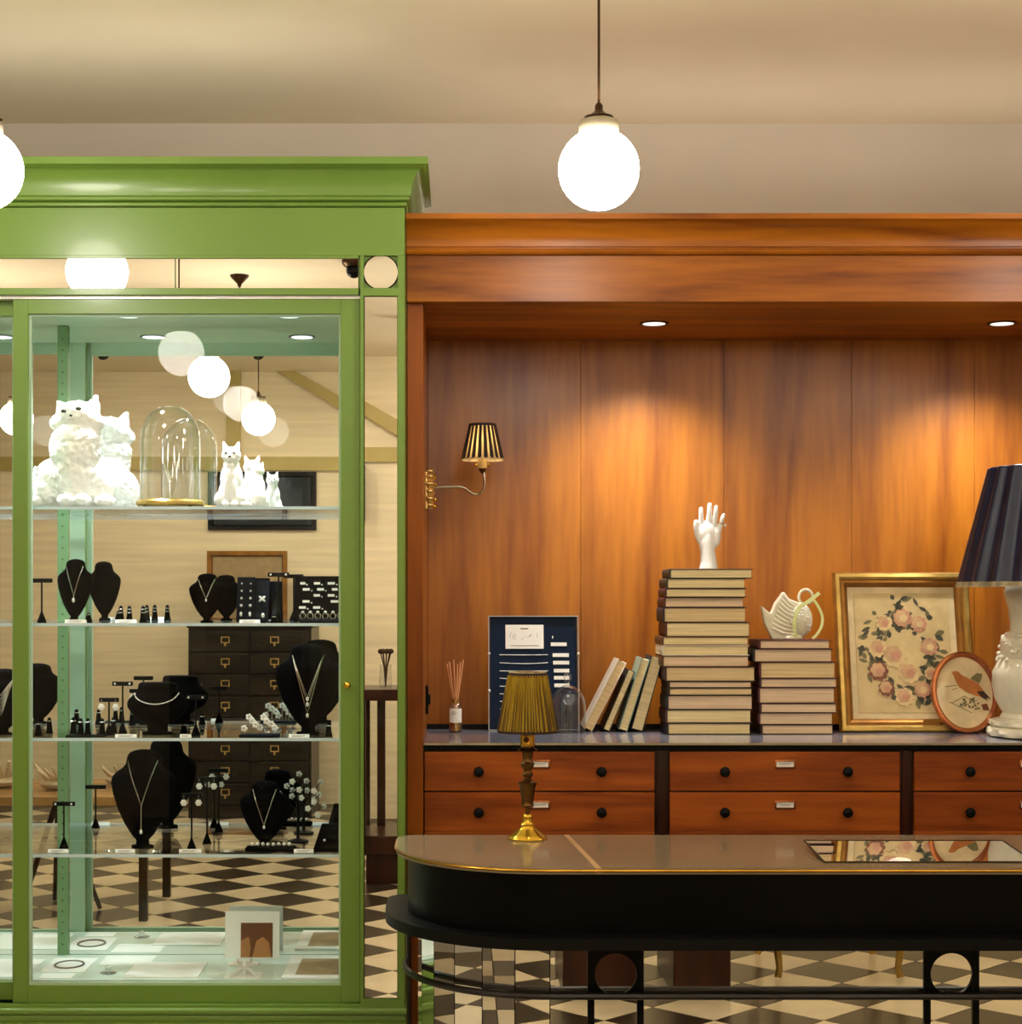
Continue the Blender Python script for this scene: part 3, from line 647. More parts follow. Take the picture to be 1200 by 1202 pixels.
# ceramic ribbed basket with ribbon
def basket():
    y0 = YA+.07; s = y0/F; X = lambda px: (px-930)*s; Z = lambda py: (751.5-py)*s
    t = root('ceramic_basket', 'white ribbed ceramic basket with a pale yellow ribbon on the short book stack', 'ceramic basket', (PX(930, y0), y0, ZB))
    m = MB()
    m.prism([(X(a), Z(b)) for a, b in ((906, 751.5), (897, 733), (892.5, 711), (899, 717), (904.5, 721.5), (909, 709), (919.5, 695), (926, 704), (936, 708), (941, 720), (941, 751.5))], -.016, .016)
    m.ball((X(939), 0, Z(729)), (15*s, .03, 21*s), 20, 12)
    m.lathe([(.028, 0), (.03, .004), (.024, .01), (.001, .012)], 20, c=(X(930), 0, 0))
    smooth_mesh(m.build('bowl', 'porcelain_cream', t), .0028, 5)
    rb = MB()
    for k in range(9):
        a = Vector((X(918-k*1.7), -.019, Z(698+k*5))); b = Vector((X(930), -.034, Z(712+k*4.2))); c = (a+b)/2+Vector((0, -.004, -.005))
        rb.tube([a, c, b], [.0022, .0028, .002], 6)
    rb.build('ribs', 'porcelain_cream', t)
    lt = MB()
    for k in range(26):
        a = random.uniform(-.9, 1.1); z = random.uniform(-.75, .8); q = math.sqrt(1-z*z)
        lt.ball((X(939)+15*s*q*math.sin(a), -.03*q*math.cos(a)-.0005, Z(729)+21*s*z), .003, 6, 4)
    lt.build('beading', 'porcelain', t)
    MB().tube([(X(946)+8*s*math.cos(a), 0, Z(702)+9*s*math.sin(a)) for a in [PI*(-.35)+PI*1.7*k/16 for k in range(17)]], .0045, 8).build('loop_handle', 'porcelain_cream', t)
    b = MB(); yf = -.034
    ribbon(b, [(X(960), -.026, Z(697)), (X(952), -.03, Z(703)), (X(945), -.032, Z(708)), (X(936), yf, Z(714)), (X(931), yf-.003, Z(724)), (X(930), yf, Z(738)), (X(932), yf+.004, Z(749))], .011)
    ribbon(b, [(X(952), -.03, Z(704)), (X(958), -.028, Z(712)), (X(963), -.028, Z(724)), (X(962), -.03, Z(736)), (X(956), -.032, Z(746)), (X(951), -.034, Z(750))], .008)
    b.build('ribbon', 'ribbon', t)
basket()

# reed diffuser
y = wy(859.5); s = y/F
t = root('reed_diffuser', 'small glass reed diffuser with white label and thin reeds on the worktop', 'diffuser', (PX(535, y), y, WT))
MB().lathe([(.001, .002), (.019, .002), (.021, .008), (.021, .075), (.016, .085), (.009, .089), (.009, .1), (.011, .1)], 24).build('bottle', 'bell_glass', t)
MB().lathe([(.001, .004), (.018, .004), (.018, .03), (.001, .03)], 20).build('perfume_oil', 'brass', t)
MB().lathe([(.0108, .088), (.0108, .099), (.006, .101), (.006, .088)], 16).build('collar', 'gilt', t)
MB().add([(.0216*math.sin(a), -.0216*math.cos(a), z) for a in [-1.0+.2*k for k in range(11)] for z in (.03, .072)], [(2*k, 2*k+2, 2*k+3, 2*k+1) for k in range(10)]).build('label_wrap', 'paper', t)
MB().box(-.011, .001, -.0226, -.022, .061, .0625).box(-.011, .004, -.0226, -.022, .0565, .0572).box(-.011, .002, -.0226, -.022, .0545, .0552).build('faint_writing', 'ink_grey', t)
for k, (dx, dy) in enumerate(((-.026, .01), (-.019, -.006), (-.006, .008), (.006, -.008), (.015, .01), (.023, .0))):
    MB().tube([(-dx*.25, -dy*.3, .012), (dx, dy, .205+.006*(k % 3))], .0021, 6).build('reed', 'reed', t)

# navy framed sample chart
y = wy(857.7); s = .00258; X = lambda px: (px-627)*s; Z = lambda py: (857.7-py)*s
t = root('sample_chart', 'navy jewellery chart in a clear frame leaning on the wood panel', 'framed chart', (PX(627, y), y, WT), (-math.radians(10), 0, 0))
h = Z(722)*1.005
MB().box(X(575.5), X(678.5), .004, .012, .002, h-.003).build('navy_board', 'navy', t)
MB().frame(X(573.5), X(680.5), .0, h, [(0, .016), (0, -.006), (.0025, -.006), (.0035, .002), (.0035, .016)]).build('clear_frame', 'clear_edge', t)
MB().box(X(594), X(639.2), .001, .004, Z(760.3), Z(731.7)).build('title_card', 'paper', t)
ink = MB().box(X(612), X(621), .0002, .001, Z(737), Z(735.6))
for (a, b, c, d) in ((599, 747, 601, 741), (602, 749, 604.5, 742), (605, 749.5, 606, 743), (620, 747, 624, 744), (623, 746, 625, 743), (613, 750, 615, 748), (631, 747, 632, 742), (616.5, 747, 618.5, 745.4)):
    ink.tube([(X(a), .0007, Z(b)), (X(c), .0007, Z(d))], .0007, 4)
ink.box(X(600), X(634), .0004, .001, Z(757), Z(756.4)).build('faint_drawing', 'ink_grey', t)
for a, b, c in ((647.8, 666.5, 755), (649.8, 669, 768), (650.3, 669.3, 777), (651, 669.3, 786.5), (651.2, 669.3, 795), (651.5, 669.5, 804)):
    MB().box(X(a), X(b), .001, .004, Z(c+2.1), Z(c-2.1)).build('name_strip', 'paper', t)
for k, c in enumerate((767.5, 777, 786.8, 795.5, 805, 814, 823, 832)):
    MB().tube([(X(587+57*q/8), .002, Z(c+(1.2 if k % 2 else .3)*math.sin(PI*q/8))) for q in range(9)], .0012, 5).build('chain_sample', 'silver_white', t)
for a, b in ((574.5, 766.5), (680, 766.8), (574.5, 811), (680, 811)): MB().ball((X(a), -.006, Z(b)), .0045, 8, 6).build('peg', 'silver_white', t)
MB().box(X(650)-.001, X(650)+.001, .001, .004, Z(748), Z(745)).build('tiny_stud', 'silver', t)

# glass cloche
y = wy(859.3); s = y/F
t = root('glass_cloche', 'small clear glass cloche with knob handle beside the leaning books', 'cloche', (PX(666.5, y), y, WT))
dome = [(21.2, 0), (21.4, 2), (21.2, 30), (20.3, 38), (17.5, 45), (13, 50), (8, 53), (4.5, 55)]
MB().shell([(r*s, z*s) for r, z in dome], 32).build('dome', 'bell_glass', t)
MB().lathe([(.004, 54.5*s), (.0065, 56*s), (.004, 58.5*s), (.011, 62*s), (.0125, 65*s), (.010, 68*s), (.001, 69.5*s)], 16).build('knob', 'bell_glass', t)
MB().lathe([(21.2*s, 0), (22.2*s, 0), (22.2*s, .003), (21.2*s, .003)], 32).build('rim', 'bell_glass', t)

# gilt floral picture
def flower(mb, cx_, cz_, r, y, n=6, th=.0006):
    out = []
    for k in range(n*4):
        a = 2*PI*k/(n*4); q = r*(.82+.18*abs(math.cos(a*n/2))); out.append((cx_+q*math.cos(a), cz_+q*math.sin(a)))
    return mb.prism(out, y-th, y)
def leafp(mb, cx_, cz_, l, w, a, y, th=.0005):
    out = [(l*(k/5-.5), w*math.sin(PI*k/5)) for k in range(6)]+[(l*(k/5-.5), -w*math.sin(PI*k/5)) for k in range(4, 0, -1)]
    return mb.prism([(cx_+p*math.cos(a)-q*math.sin(a), cz_+p*math.sin(a)+q*math.cos(a)) for p, q in out], y-th, y)
y = wy(860); PW, PH = .412, .492
t = root('framed_picture', 'gilt framed floral wreath print leaning behind the round bird picture', 'framed picture', (PX(987, y), y, WT), (-math.radians(12.5), 0, 0))
MB().frame(0, PW, 0, PH, [(0, .018), (0, .0), (.006, -.008), (.016, -.010), (.022, -.004), (.024, .004)]).build('frame', 'gilt', t)
MB().frame(.024, PW-.024, .024, PH-.024, [(0, .018), (0, .002), (.008, .0), (.018, .008), (.020, .016)]).build('inner_moulding', 'gilt_dark', t)
MB().box(.024, PW-.024, .014, .018, .024, PH-.024).build('backing', 'print_pale', t)
MB().box(.062, PW-.062, .0128, .014, .062, PH-.062).build('print', 'print_ground', t)
wc = (PW*.49, PH*.47); yy = .0126
leaf = MB(); olv = MB()
for k in range(150):
    a = random.uniform(0, 2*PI); q = random.uniform(.7, 1.5); x_, z_ = wc[0]+.085*q*math.cos(a), wc[1]+.128*q*math.sin(a)
    if a > PI*1.15 and a < PI*1.6 and q > 1.1: continue
    leafp(leaf if k % 3 else olv, x_, z_, random.uniform(.016, .036), random.uniform(.005, .009), random.uniform(0, PI), yy)
leaf.build('printed_leaves', 'print_leaf_dark', t)['kind'] = 'stuff'; olv.build('printed_pale_leaves', 'print_leaf_olive', t)['kind'] = 'stuff'
for (a, q, r, mt) in ((.25, 1, .032, 'rose_pink'), (.9, 1.02, .030, 'rose_pink'), (1.5, .95, .034, 'rose_pink'), (2.2, 1.02, .03, 'rose_cream'), (2.9, .9, .034, 'rose_cream'), (3.5, .95, .036, 'rose_dark'),
                      (4.0, .98, .03, 'rose_dark'), (4.7, .95, .034, 'rose_cream'), (5.4, 1, .03, 'rose_pink'), (5.9, 1.05, .024, 'rose_cream'), (3.0, .3, .044, 'rose_cream'), (5.2, .42, .04, 'rose_cream')):
    fx, fz = wc[0]+.085*q*math.cos(a), wc[1]+.128*q*math.sin(a)
    r *= .86; f = MB(); flower(f, fx, fz, r, yy-.0006, 9, .0008); f = f.build('printed_rose', 'print_'+mt, t); mid = MB(); flower(mid, fx-r*.08, fz+r*.12, r*.74, yy-.0014, 6, .0003); mid.build('rose_petals', 'print_rose_mid', f)
    g = MB(); flower(g, fx+r*.1, fz-r*.05, r*.42, yy-.0017, 5, .0004); g.build('rose_heart', 'print_'+{'rose_pink': 'rose_cream', 'rose_cream': 'rose_pink', 'rose_dark': 'rose_pink'}[mt], f)
MB().box(.044, PW-.044, .0085, .0095, .044, PH-.044).build('glass', 'frame_glass', t, flat=True)

# round bird picture
y = wy(861); s = y/F
t = root('oval_picture', 'oval copper framed picture of an orange bird on a branch', 'framed picture', (PX(1139, y), y-.004, WT), (-math.radians(11), math.radians(-4), 0))
rx, rz = 39.5*s, 49*s
def oval(prof, n=48):
    m = MB(); k = len(prof); vs = []; fs = []
    for i in range(n):
        a = 2*PI*i/n
        vs += [((rx-p)*math.cos(a), yq, rz+(rz-p)*math.sin(a)) for p, yq in prof]
    for i in range(n):
        for j in range(k): fs.append((i*k+j, i*k+(j+1) % k, ((i+1) % n)*k+(j+1) % k, ((i+1) % n)*k+j))
    return m.add(vs, fs)
oval([(0, .012), (0, .0), (.003, -.006), (.009, -.007), (.012, -.001), (.016, .002), (.018, .008), (.018, .012)]).build('frame', 'copper', t)
MB().prism([(a, b+rz) for a, b in ell(0, 0, rx-.015, rz-.015, 40)], .006, .010).build('print', 'print_pale', t)
yb = .0058; X = lambda v: (v-335)/6.01*s; Z = lambda v: (1085-v)/6.01*s
def poly(pts, mt, nm, y=yb, th=.0006): MB().prism([(X(a), Z(b)) for a, b in pts], y-th, y).build(nm, 'print_'+mt, t)
poly([(262, 640), (285, 632), (310, 640), (330, 665), (380, 695), (440, 735), (470, 790), (445, 830), (400, 815), (350, 790), (300, 750), (280, 700), (272, 668)], 'bird', 'printed_bird')
poly([(385, 695), (410, 675), (440, 658), (475, 668), (465, 700), (445, 735)], 'leaf_olive', 'printed_wing', yb-.0006)
poly([(420, 790), (470, 790), (512, 850), (480, 835), (490, 860), (450, 835)], 'bird_dark', 'printed_tail', yb-.0006)
poly([(440, 885), (480, 880), (494, 930), (450, 925)], 'rose_dark', 'printed_leaf', yb-.0006)
br = MB()
for a, b, c, d in ((220, 850, 370, 940), (235, 860, 330, 815), (300, 890, 420, 850), (330, 815, 400, 870), (200, 740, 290, 735), (250, 765, 290, 755), (380, 850, 410, 900), (340, 870, 370, 910)):
    br.tube([(X(a), yb, Z(b)), (X(c), yb, Z(d))], .0012, 4)
for k in range(18): leafp(br, X(random.uniform(290, 420)), Z(random.uniform(830, 920)), .010, .003, random.uniform(0, 3), yb-.0004)
br.build('printed_branch', 'print_leaf_olive', t)

# big ceramic lamp with navy shade
y = 4.95; s = y/F
t = root('ceramic_lamp', 'large cream ceramic table lamp with a pleated navy shade at the right edge', 'table lamp', (PX(1235, y), y, WT))
Z = lambda py: PZ(py, y)-WT
def rope(a, z, r): return r*(1+.02*math.sin(14*a+z*160))
MB().lathe([(60*s, 0), (72*s, .004), (74*s, .014), (72*s, .026), (66*s, .030), (70*s, .036), (70*s, .046), (62*s, .052), (57*s, .054)], 84, rf=rope).build('rope_base', 'porcelain_cream', t)
MB().lathe([(57*s, .05), (58*s, Z(842)), (55*s, Z(837)), (58*s, Z(832)), (64*s, Z(820)), (67*s, Z(803)), (66*s, Z(788)), (60*s, Z(776)), (54*s, Z(770))], 96, rf=lambda a, z, r: r*(1+.012*math.cos(36*a))).build('body', 'porcelain_cream', t)
cl = MB().lathe([(54*s, Z(778)), (58*s, Z(772)), (58*s, Z(752)), (50*s, Z(742))], 48)
for k in range(110):
    a = random.uniform(0, 2*PI); q = random.uniform(0, 1); z = Z(776)+(Z(744)-Z(776))*q; r = (60-6*q)*s
    cl.ball((r*math.cos(a), r*math.sin(a), z), (.010, .010, .008), 6, 4)
cl.build('ruffled_collar', 'porcelain_cream', t)
MB().lathe([(48*s, Z(745)), (47*s, Z(735)), (49*s, Z(715)), (54*s, Z(695)), (50*s, Z(685)), (10*s, Z(680)), (.012, Z(672)), (.012, Z(640)), (.001, Z(639))], 48).build('neck', 'porcelain_cream', t)
pl = lambda a, z, r: r*(1+.035*math.cos(20*a))
MB().shell([(105*s, Z(688)), (70*s, Z(550)), (69*s, Z(550)), (104*s, Z(688))], 160, rf=pl).build('shade', 'shade_navy', t)
MB().shell([(105.6*s, Z(689)), (104.4*s, Z(683)), (103.6*s, Z(683)), (104.2*s, Z(689))], 160, rf=pl).build('shade_trim', 'shade_cream', t)
MB().tube([(69*s*(1+.03*math.cos(20*a))*math.cos(a), 69*s*(1+.03*math.cos(20*a))*math.sin(a), Z(550)) for a in [2*PI*k/120 for k in range(120)]], .004, 6, closed=True).build('shade_top_roll', 'shade_navy', t)
sp = MB()
for k in range(3): a = k*2*PI/3; sp.tube([(0, 0, Z(640)), (0, 0, Z(560)), (68*s*math.cos(a), 68*s*math.sin(a), Z(556))], .002, 5)
sp.build('shade_carrier', 'brass', t)

# wall sconce on the left cheek of the recess
y = 5.10; s = y/F
t = root('wall_sconce', 'small brass wall sconce with pleated maroon shade on the recess side', 'wall lamp', (XN, y, PZ(576, y)))
X = lambda px: PX(px, y)-XN; Z = lambda py: (576-py)*s
p = MB()
for dz, r in ((.052, .012), (.036, .02), (.014, .022), (-.008, .02), (-.03, .022), (-.05, .013)):
    p.ball((.010, 0, dz), (.017, r*1.1, r*.8), 12, 8)
    for sgn in (-1, 1): p.ball((.012, sgn*r*.9, dz+.006), (.013, .009, .008), 8, 6)
p.box(0, .005, -.02, .02, -.055, .055); p.build('back_plate', 'brass_plate', t)
p = MB(); [p.ball((.027, q*.012, dz), .0055, 8, 6) for dz in (.04, .018, -.028, -.048) for q in (-1, 0, 1)]; p.build('plate_ornament', 'brass_bright', t)
pts = [(505, 572), (514, 572), (530, 571.5), (540, 571.5), (547, 574), (553, 578.5), (559, 580.5), (564.5, 578.5), (568, 573), (569, 566), (568, 557), (567, 553)]
P_ = [Vector((X(a), 0, Z(b))) for a, b in pts]; sm = []
for i in range(len(P_)-1):
    a, b, c, d = P_[max(i-1, 0)], P_[i], P_[i+1], P_[min(i+2, len(P_)-1)]
    for k in range(4):
        u = k/4; sm.append(.5*((2*b)+(c-a)*u+(2*a-5*b+4*c-d)*u*u+(3*b-a-3*c+d)*u**3))
sm.append(P_[-1])
MB().tube(sm, .0042, 8).build('arm', 'nickel', t)
c0 = (X(566.5), 0, 0)
MB().lathe([(.004, Z(556)), (.011, Z(552)), (.012, Z(550)), (.009, Z(549)), (.001, Z(549))], 16, c=c0).build('cup', 'brass_dark', t)
MB().lathe([(.012, Z(550)), (.0145, Z(548.5)), (.0145, Z(540)), (.012, Z(536)), (.001, Z(536))], 18, c=c0).build('bulb_holder', 'shade_cream', t)
MB().tube([(c0[0]-.02, 0, Z(545.5)), (c0[0]+.022, 0, Z(545.5))], .003, 6).build('switch_peg', 'brass_bright', t)
MB().ball((c0[0], 0, Z(523)), (.013, .013, .02), 12, 8).build('bulb', 'bulb', t)
cv = lambda r, z: (r*s, Z(z))
MB().shell([cv(23.6, 539.5), cv(14.2, 498.5), cv(13.8, 498.5), cv(23.2, 539.5)], 48, c=c0).build('shade_lining', 'shade_cream', t)
for k in range(20):                                              # dark gathered pleats standing proud of the lining
    a = 2*PI*(k+.5)/20; wd = .62*2*PI/20/2; m = MB(); vs = []
    for rr, zq in ((24, 539), (14.6, 498)):
        for da, pr in ((-wd, 0), (-wd*.4, 1.3), (wd*.4, 1.3), (wd, 0)): vs.append((c0[0]+(rr+pr)*s*math.cos(a+da), (rr+pr)*s*math.sin(a+da), Z(zq)))
    m.add(vs, [(0, 1, 5, 4), (1, 2, 6, 5), (2, 3, 7, 6), (3, 0, 4, 7), (0, 3, 2, 1), (4, 5, 6, 7)]).build('shade_pleat', 'shade_dark', t)
MB().shell([cv(24.9, 540.5), cv(24.6, 538), cv(23.4, 538), cv(23.4, 540.5)], 48, c=c0).build('shade_hem', 'shade_cream', t)
MB().shell([cv(16, 500.5), cv(15.6, 497.5), cv(14, 497.5), cv(14.2, 500.5)], 48, c=c0).build('shade_collar', 'shade_dark', t)
sw = root('wall_switch', 'narrow black switch plate on the recess side above the worktop', 'switch', (XN, 5.08, PZ(821, 5.08)))
MB().box(0, .008, -.03, .03, -.042, .042, .002).build('plate', 'black', sw); MB().box(.008, .014, -.01, .01, -.015, .015, .001).build('rocker', 'black_matte', sw)

# small gold lamp on the counter
y = 4.167; s = y/F
t = root('candlestick_lamp', 'small brass candlestick lamp with pleated gold shade on the black counter', 'table lamp', (PX(619.5, y), y, CT))
def zz(v): return (985.0-(780+v/5.464))*s
def pf(rows): return [(r/5.464*s, max(0, zz(v))) for v, r in rows]
MB().lathe([(.001, 0)]+pf([(1120, 122), (1112, 124), (1100, 116), (1085, 96), (1070, 78), (1055, 60), (1040, 44), (1030, 42), (1022, 46), (1010, 34), (985, 30), (975, 33), (962, 27), (955, 18)]), 40, rf=lambda a, z, r: r*(1+.03*math.cos(8*a)*(1 if z < .03 else 0))).build('foot', 'brass_bright', t)
MB().lathe(pf([(957, 16), (940, 15), (920, 13), (913, 38), (902, 43), (891, 36), (870, 38), (782, 52), (768, 58), (757, 62), (750, 52), (745, 34), (735, 25), (722, 25), (712, 34), (700, 36), (690, 28), (680, 25), (662, 32), (648, 42), (636, 46), (625, 36), (612, 29), (580, 33), (562, 36)]), 28).build('stem', 'brass_dark', t)
MB().lathe(pf([(562, 36), (554, 60), (547, 64), (541, 56), (535, 44), (522, 42)]), 28).build('drip_pan', 'bronze', t)
MB().lathe(pf([(524, 44), (515, 48), (508, 47), (440, 47), (430, 44), (425, 20), (380, 18), (378, 1)]), 24).build('bulb_holder', 'brass', t)
MB().lathe([(.007, 0), (.007, .004), (.001, .005)], 10, M=Matrix.Translation((-.004, -47/5.464*s, zz(478))) @ Matrix.Rotation(PI/2, 4, 'X')).build('switch_button', 'bronze', t)
rnd = [random.uniform(-1, 1) for _ in range(64)]
pl3 = lambda a, z, r: r*(.985+.045*abs(math.sin(22*a))+.012*rnd[int(a/(2*PI)*44) % 64])
MB().shell(pf([(420, 192), (240, 158), (68, 124), (68, 121), (240, 155), (420, 189)]), 352, rf=pl3).build('shade', 'shade_gold', t)
gl = MB()
for k in range(30):
    a = PI+PI*(k+.5)/30*1.0+random.uniform(-.03, .03); q0 = random.uniform(.0, .35); ra, rb = 124+68*q0, 192; va = 68+352*q0
    gl.tube([(rr/5.464*s*1.028*math.cos(a), rr/5.464*s*1.028*math.sin(a), zz(v)) for v, rr in ((va, ra), (va+(420-va)*.5, (ra+rb)/2), (418, rb))], [.0003, .0009, .0012], 5)
gl.build('fold_shade_lines', 'trim_dark', t)['kind'] = 'stuff'  # dark tubes put the shade of the pleat folds into the colour
MB().shell(pf([(436, 194), (415, 192), (415, 187), (436, 189)]), 64).build('shade_hem', 'trim_dark', t)
MB().shell(pf([(80, 127), (52, 122), (52, 118), (80, 122)]), 64).build('shade_collar', 'trim_dark', t)
MB().shell(pf([(52, 121), (46, 119), (46, 116), (52, 117)]), 64).build('shade_lining', 'shade_cream', t)
cr = MB()
for k in range(3): a = k*2*PI/3+.3; cr.tube([(0, 0, zz(378)), (120/5.464*s*math.cos(a), 120/5.464*s*math.sin(a), zz(78))], .0012, 5)
cr.build('shade_carrier', 'brass', t)

# ================================================================== THINGS IN THE GREEN CABINET
SN = ['the top glass shelf', 'the second glass shelf', 'the third glass shelf', 'the lowest glass shelf']
# levels of a bust: t, half width, half depth factor, forward lean
BL = [(.0, .34, .5), (.035, .34, .5), (.045, .20, .6), (.09, .20, .55), (.14, .34, .5), (.25, .56, .42), (.40, .78, .38), (.55, .93, .38), (.66, 1.0, .40), (.72, .97, .42), (.77, .84, .46), (.81, .66, .52), (.85, .56, .60), (.90, .53, .64), (.935, .51, .66), (.965, .44, .66), (.985, .32, .66), (.997, .16, .66), (1.0, .02, .66)]
COLLAR = [(.0, .5, .6), (.05, .5, .6), (.07, .34, .6), (.2, .34, .6), (.26, .5, .5), (.38, .82, .5), (.52, .98, .5), (.6, 1.0, .5), (.68, .94, .52), (.76, .80, .6), (.83, .68, .66), (.9, .64, .7), (.97, .62, .7), (1.0, .55, .7), (1.001, .02, .7)]
def lev(L, t):
    for a, b in zip(L, L[1:]):
        if a[0] <= t <= b[0]:
            u = (t-a[0])/(b[0]-a[0]+1e-9); return a[1]+(b[1]-a[1])*u, a[2]+(b[2]-a[2])*u
    return L[-1][1:]
def bust(px, w, pyt, Y, sh, label, mt='velvet', L=BL, lean=.10):
    z0 = SH[sh]; x = PX(px, Y); hw = w/2*Y/F; H = PZ(pyt, Y)-z0
    t = root('jewellery_bust', label, 'jewellery bust', (x, Y, z0), group='black jewellery busts')
    vs = []; fs = []; n = 24
    def off(q): return lean*H*(max(0, q-.1)-.25) if q > .05 else -lean*H*.25
    for q, a, d in L:
        for i in range(n):
            an = 2*PI*i/n; vs.append((hw*a*math.cos(an), off(q)+hw*a*d*math.sin(an), q*H))
    k0 = [i for i, l in enumerate(L) if l[0] > .04][0]
    def part(lo, hi, nm):
        m = MB(); f = [((j-lo)*n+i, (j-lo)*n+(i+1) % n, (j-lo+1)*n+(i+1) % n, (j-lo+1)*n+i) for j in range(lo, hi) for i in range(n)]
        f += [tuple(range(n-1, -1, -1)), tuple((hi-lo)*n+i for i in range(n))]
        m.add(vs[lo*n:(hi+1)*n], f).build(nm, mt, t)
    part(0, k0, 'foot'); part(k0, len(L)-1, 'bust_form')
    def surf(q, u):
        a, d = lev(L, q); return Vector((hw*a*u, off(q)-hw*a*d*math.sqrt(max(0, 1-u*u))-.0015, q*H))
    return t, surf, hw, H
def necklace(bt, label, lows=((.46, .1),), top=.88, tu=.93, r=.0011, mt='silver', drop=0, pend=.006, straight=True):
    t, surf, hw, H = bt
    nk = root('necklace', label, 'necklace', t.location, group='silver necklaces on the busts')
    for low, _ in lows:
        pts = []
        for k in range(-10, 11):
            v = abs(k)/10; q = low+(top-low)*(v if straight else v**1.8)
            a, d = lev(BL if t else BL, q); xw = hw*.49*v*tu if straight else hw*.6*math.sin(v*PI/2)
            a = max(a, .02); u = max(-1, min(1, (xw/(hw*a))*(1 if k >= 0 else -1))); pts.append(surf(q, u))
        MB().tube(pts, r, 6).build('chain', mt, nk)
        e = surf(low, 0)
        if drop: MB().tube([e, e+Vector((0, -.002, -drop*H))], r, 6).build('drop_chain', mt, nk); e = e+Vector((0, -.002, -drop*H))
        if pend: MB().ball((e.x, e.y-.002, e.z-pend*.9), (pend*.7, pend*.5, pend*1.1), 8, 6).build('pendant', 'silver_white', nk)
    return nk
def tstand(px, pyt, halfpx, Y, sh, label, ears=None):
    z0 = SH[sh]; s = Y/F; H = PZ(pyt, Y)-z0
    t = root('earring_stand', label, 'earring stand', (PX(px, Y), Y, z0), group='black T-bar earring stands')
    MB().lathe([(.013, 0), (.013, .003), (.004, .026), (.0025, .03), (.001, .03)], 14).build('cone_foot', 'velvet', t)
    MB().tube([(0, 0, .028), (0, 0, H-.006)], .0025, 8).build('stem', 'black_matte', t)
    MB().box(-halfpx*s, halfpx*s, -.004, .004, H-.012, H, .001).build('crossbar', 'black_matte', t)
    if ears:
        for sg in (-1, 1):
            e = root('earring', '%s earring hanging %s on %s' % (ears[1], 'left' if sg < 0 else 'right', ears[2]), 'earring', (PX(px, Y)+sg*halfpx*s*.72, Y-.005, z0+H-.006), group='earrings on the T-bar stands')
            if ears[0] == 'stud': MB().ball((0, -.002, 0), .0032, 8, 6).build('stud', 'silver_white', e)
            else:
                MB().tube([(0, -.001, .002), (0, -.003, -.006), (0, -.003, -.014)], .0007, 5).build('hook', 'silver', e)
                m = MB(); m.ball((0, -.003, -.02), (.0045, .003, .0045), 8, 6)
                for k in range(6): m.ball((.006*math.cos(k*PI/3), -.003, -.02+.006*math.sin(k*PI/3)), (.004, .002, .004), 6, 4)
                m.build('rosette', 'silver_white', e)
    return t
def finger(px, pyt, Y, sh, label, bands=2):
    z0 = SH[sh]; H = PZ(pyt, Y)-z0
    t = root('ring_cone', label, 'ring stand', (PX(px, Y), Y, z0), group='black ring cones')
    MB().lathe([(.0105, 0), (.0105, .004), (.0085, .012), (.0062, H*.72), (.0055, H*.9), (.003, H*.985), (.001, H)], 14).build('cone', 'velvet', t)
    for b in range(bands):
        zq = H*(.78-.2*b); r = .0066+.0009*b
        g = root('finger_ring', '%ssilver ring on %s' % ('' if bands == 1 else ('upper ' if b == 0 else 'lower '), label), 'ring', (PX(px, Y), Y, z0+zq), group='silver rings on ring cones')
        MB().tube([(r*math.cos(2*PI*k/14), r*math.sin(2*PI*k/14), 0) for k in range(14)], .0016, 6, closed=True).build('band', 'silver', g)
def card(px0, px1, Y, sh, label, h=.009, dp=.012):
    z0 = SH[sh]; a, b = PX(px0, Y), PX(px1, Y); t = root('price_card', label, 'price card', ((a+b)/2, Y, z0), group='white price cards on the shelves'); w = (b-a)/2
    m = MB(); m.add([(-w, 0, 0), (w, 0, 0), (-w, .004, h), (w, .004, h), (-w, dp, 0), (w, dp, 0)], [(0, 1, 3, 2), (2, 3, 5, 4), (0, 4, 5, 1), (0, 2, 4), (1, 5, 3)]).build('folded_card', 'paper', t)
    MB().box(-w*.7, w*.6, .0009, .0012, h*.55, h*.66).box(-w*.7, w*.4, .0001, .0006, h*.26, h*.35).build('faint_writing', 'ink_grey', t)

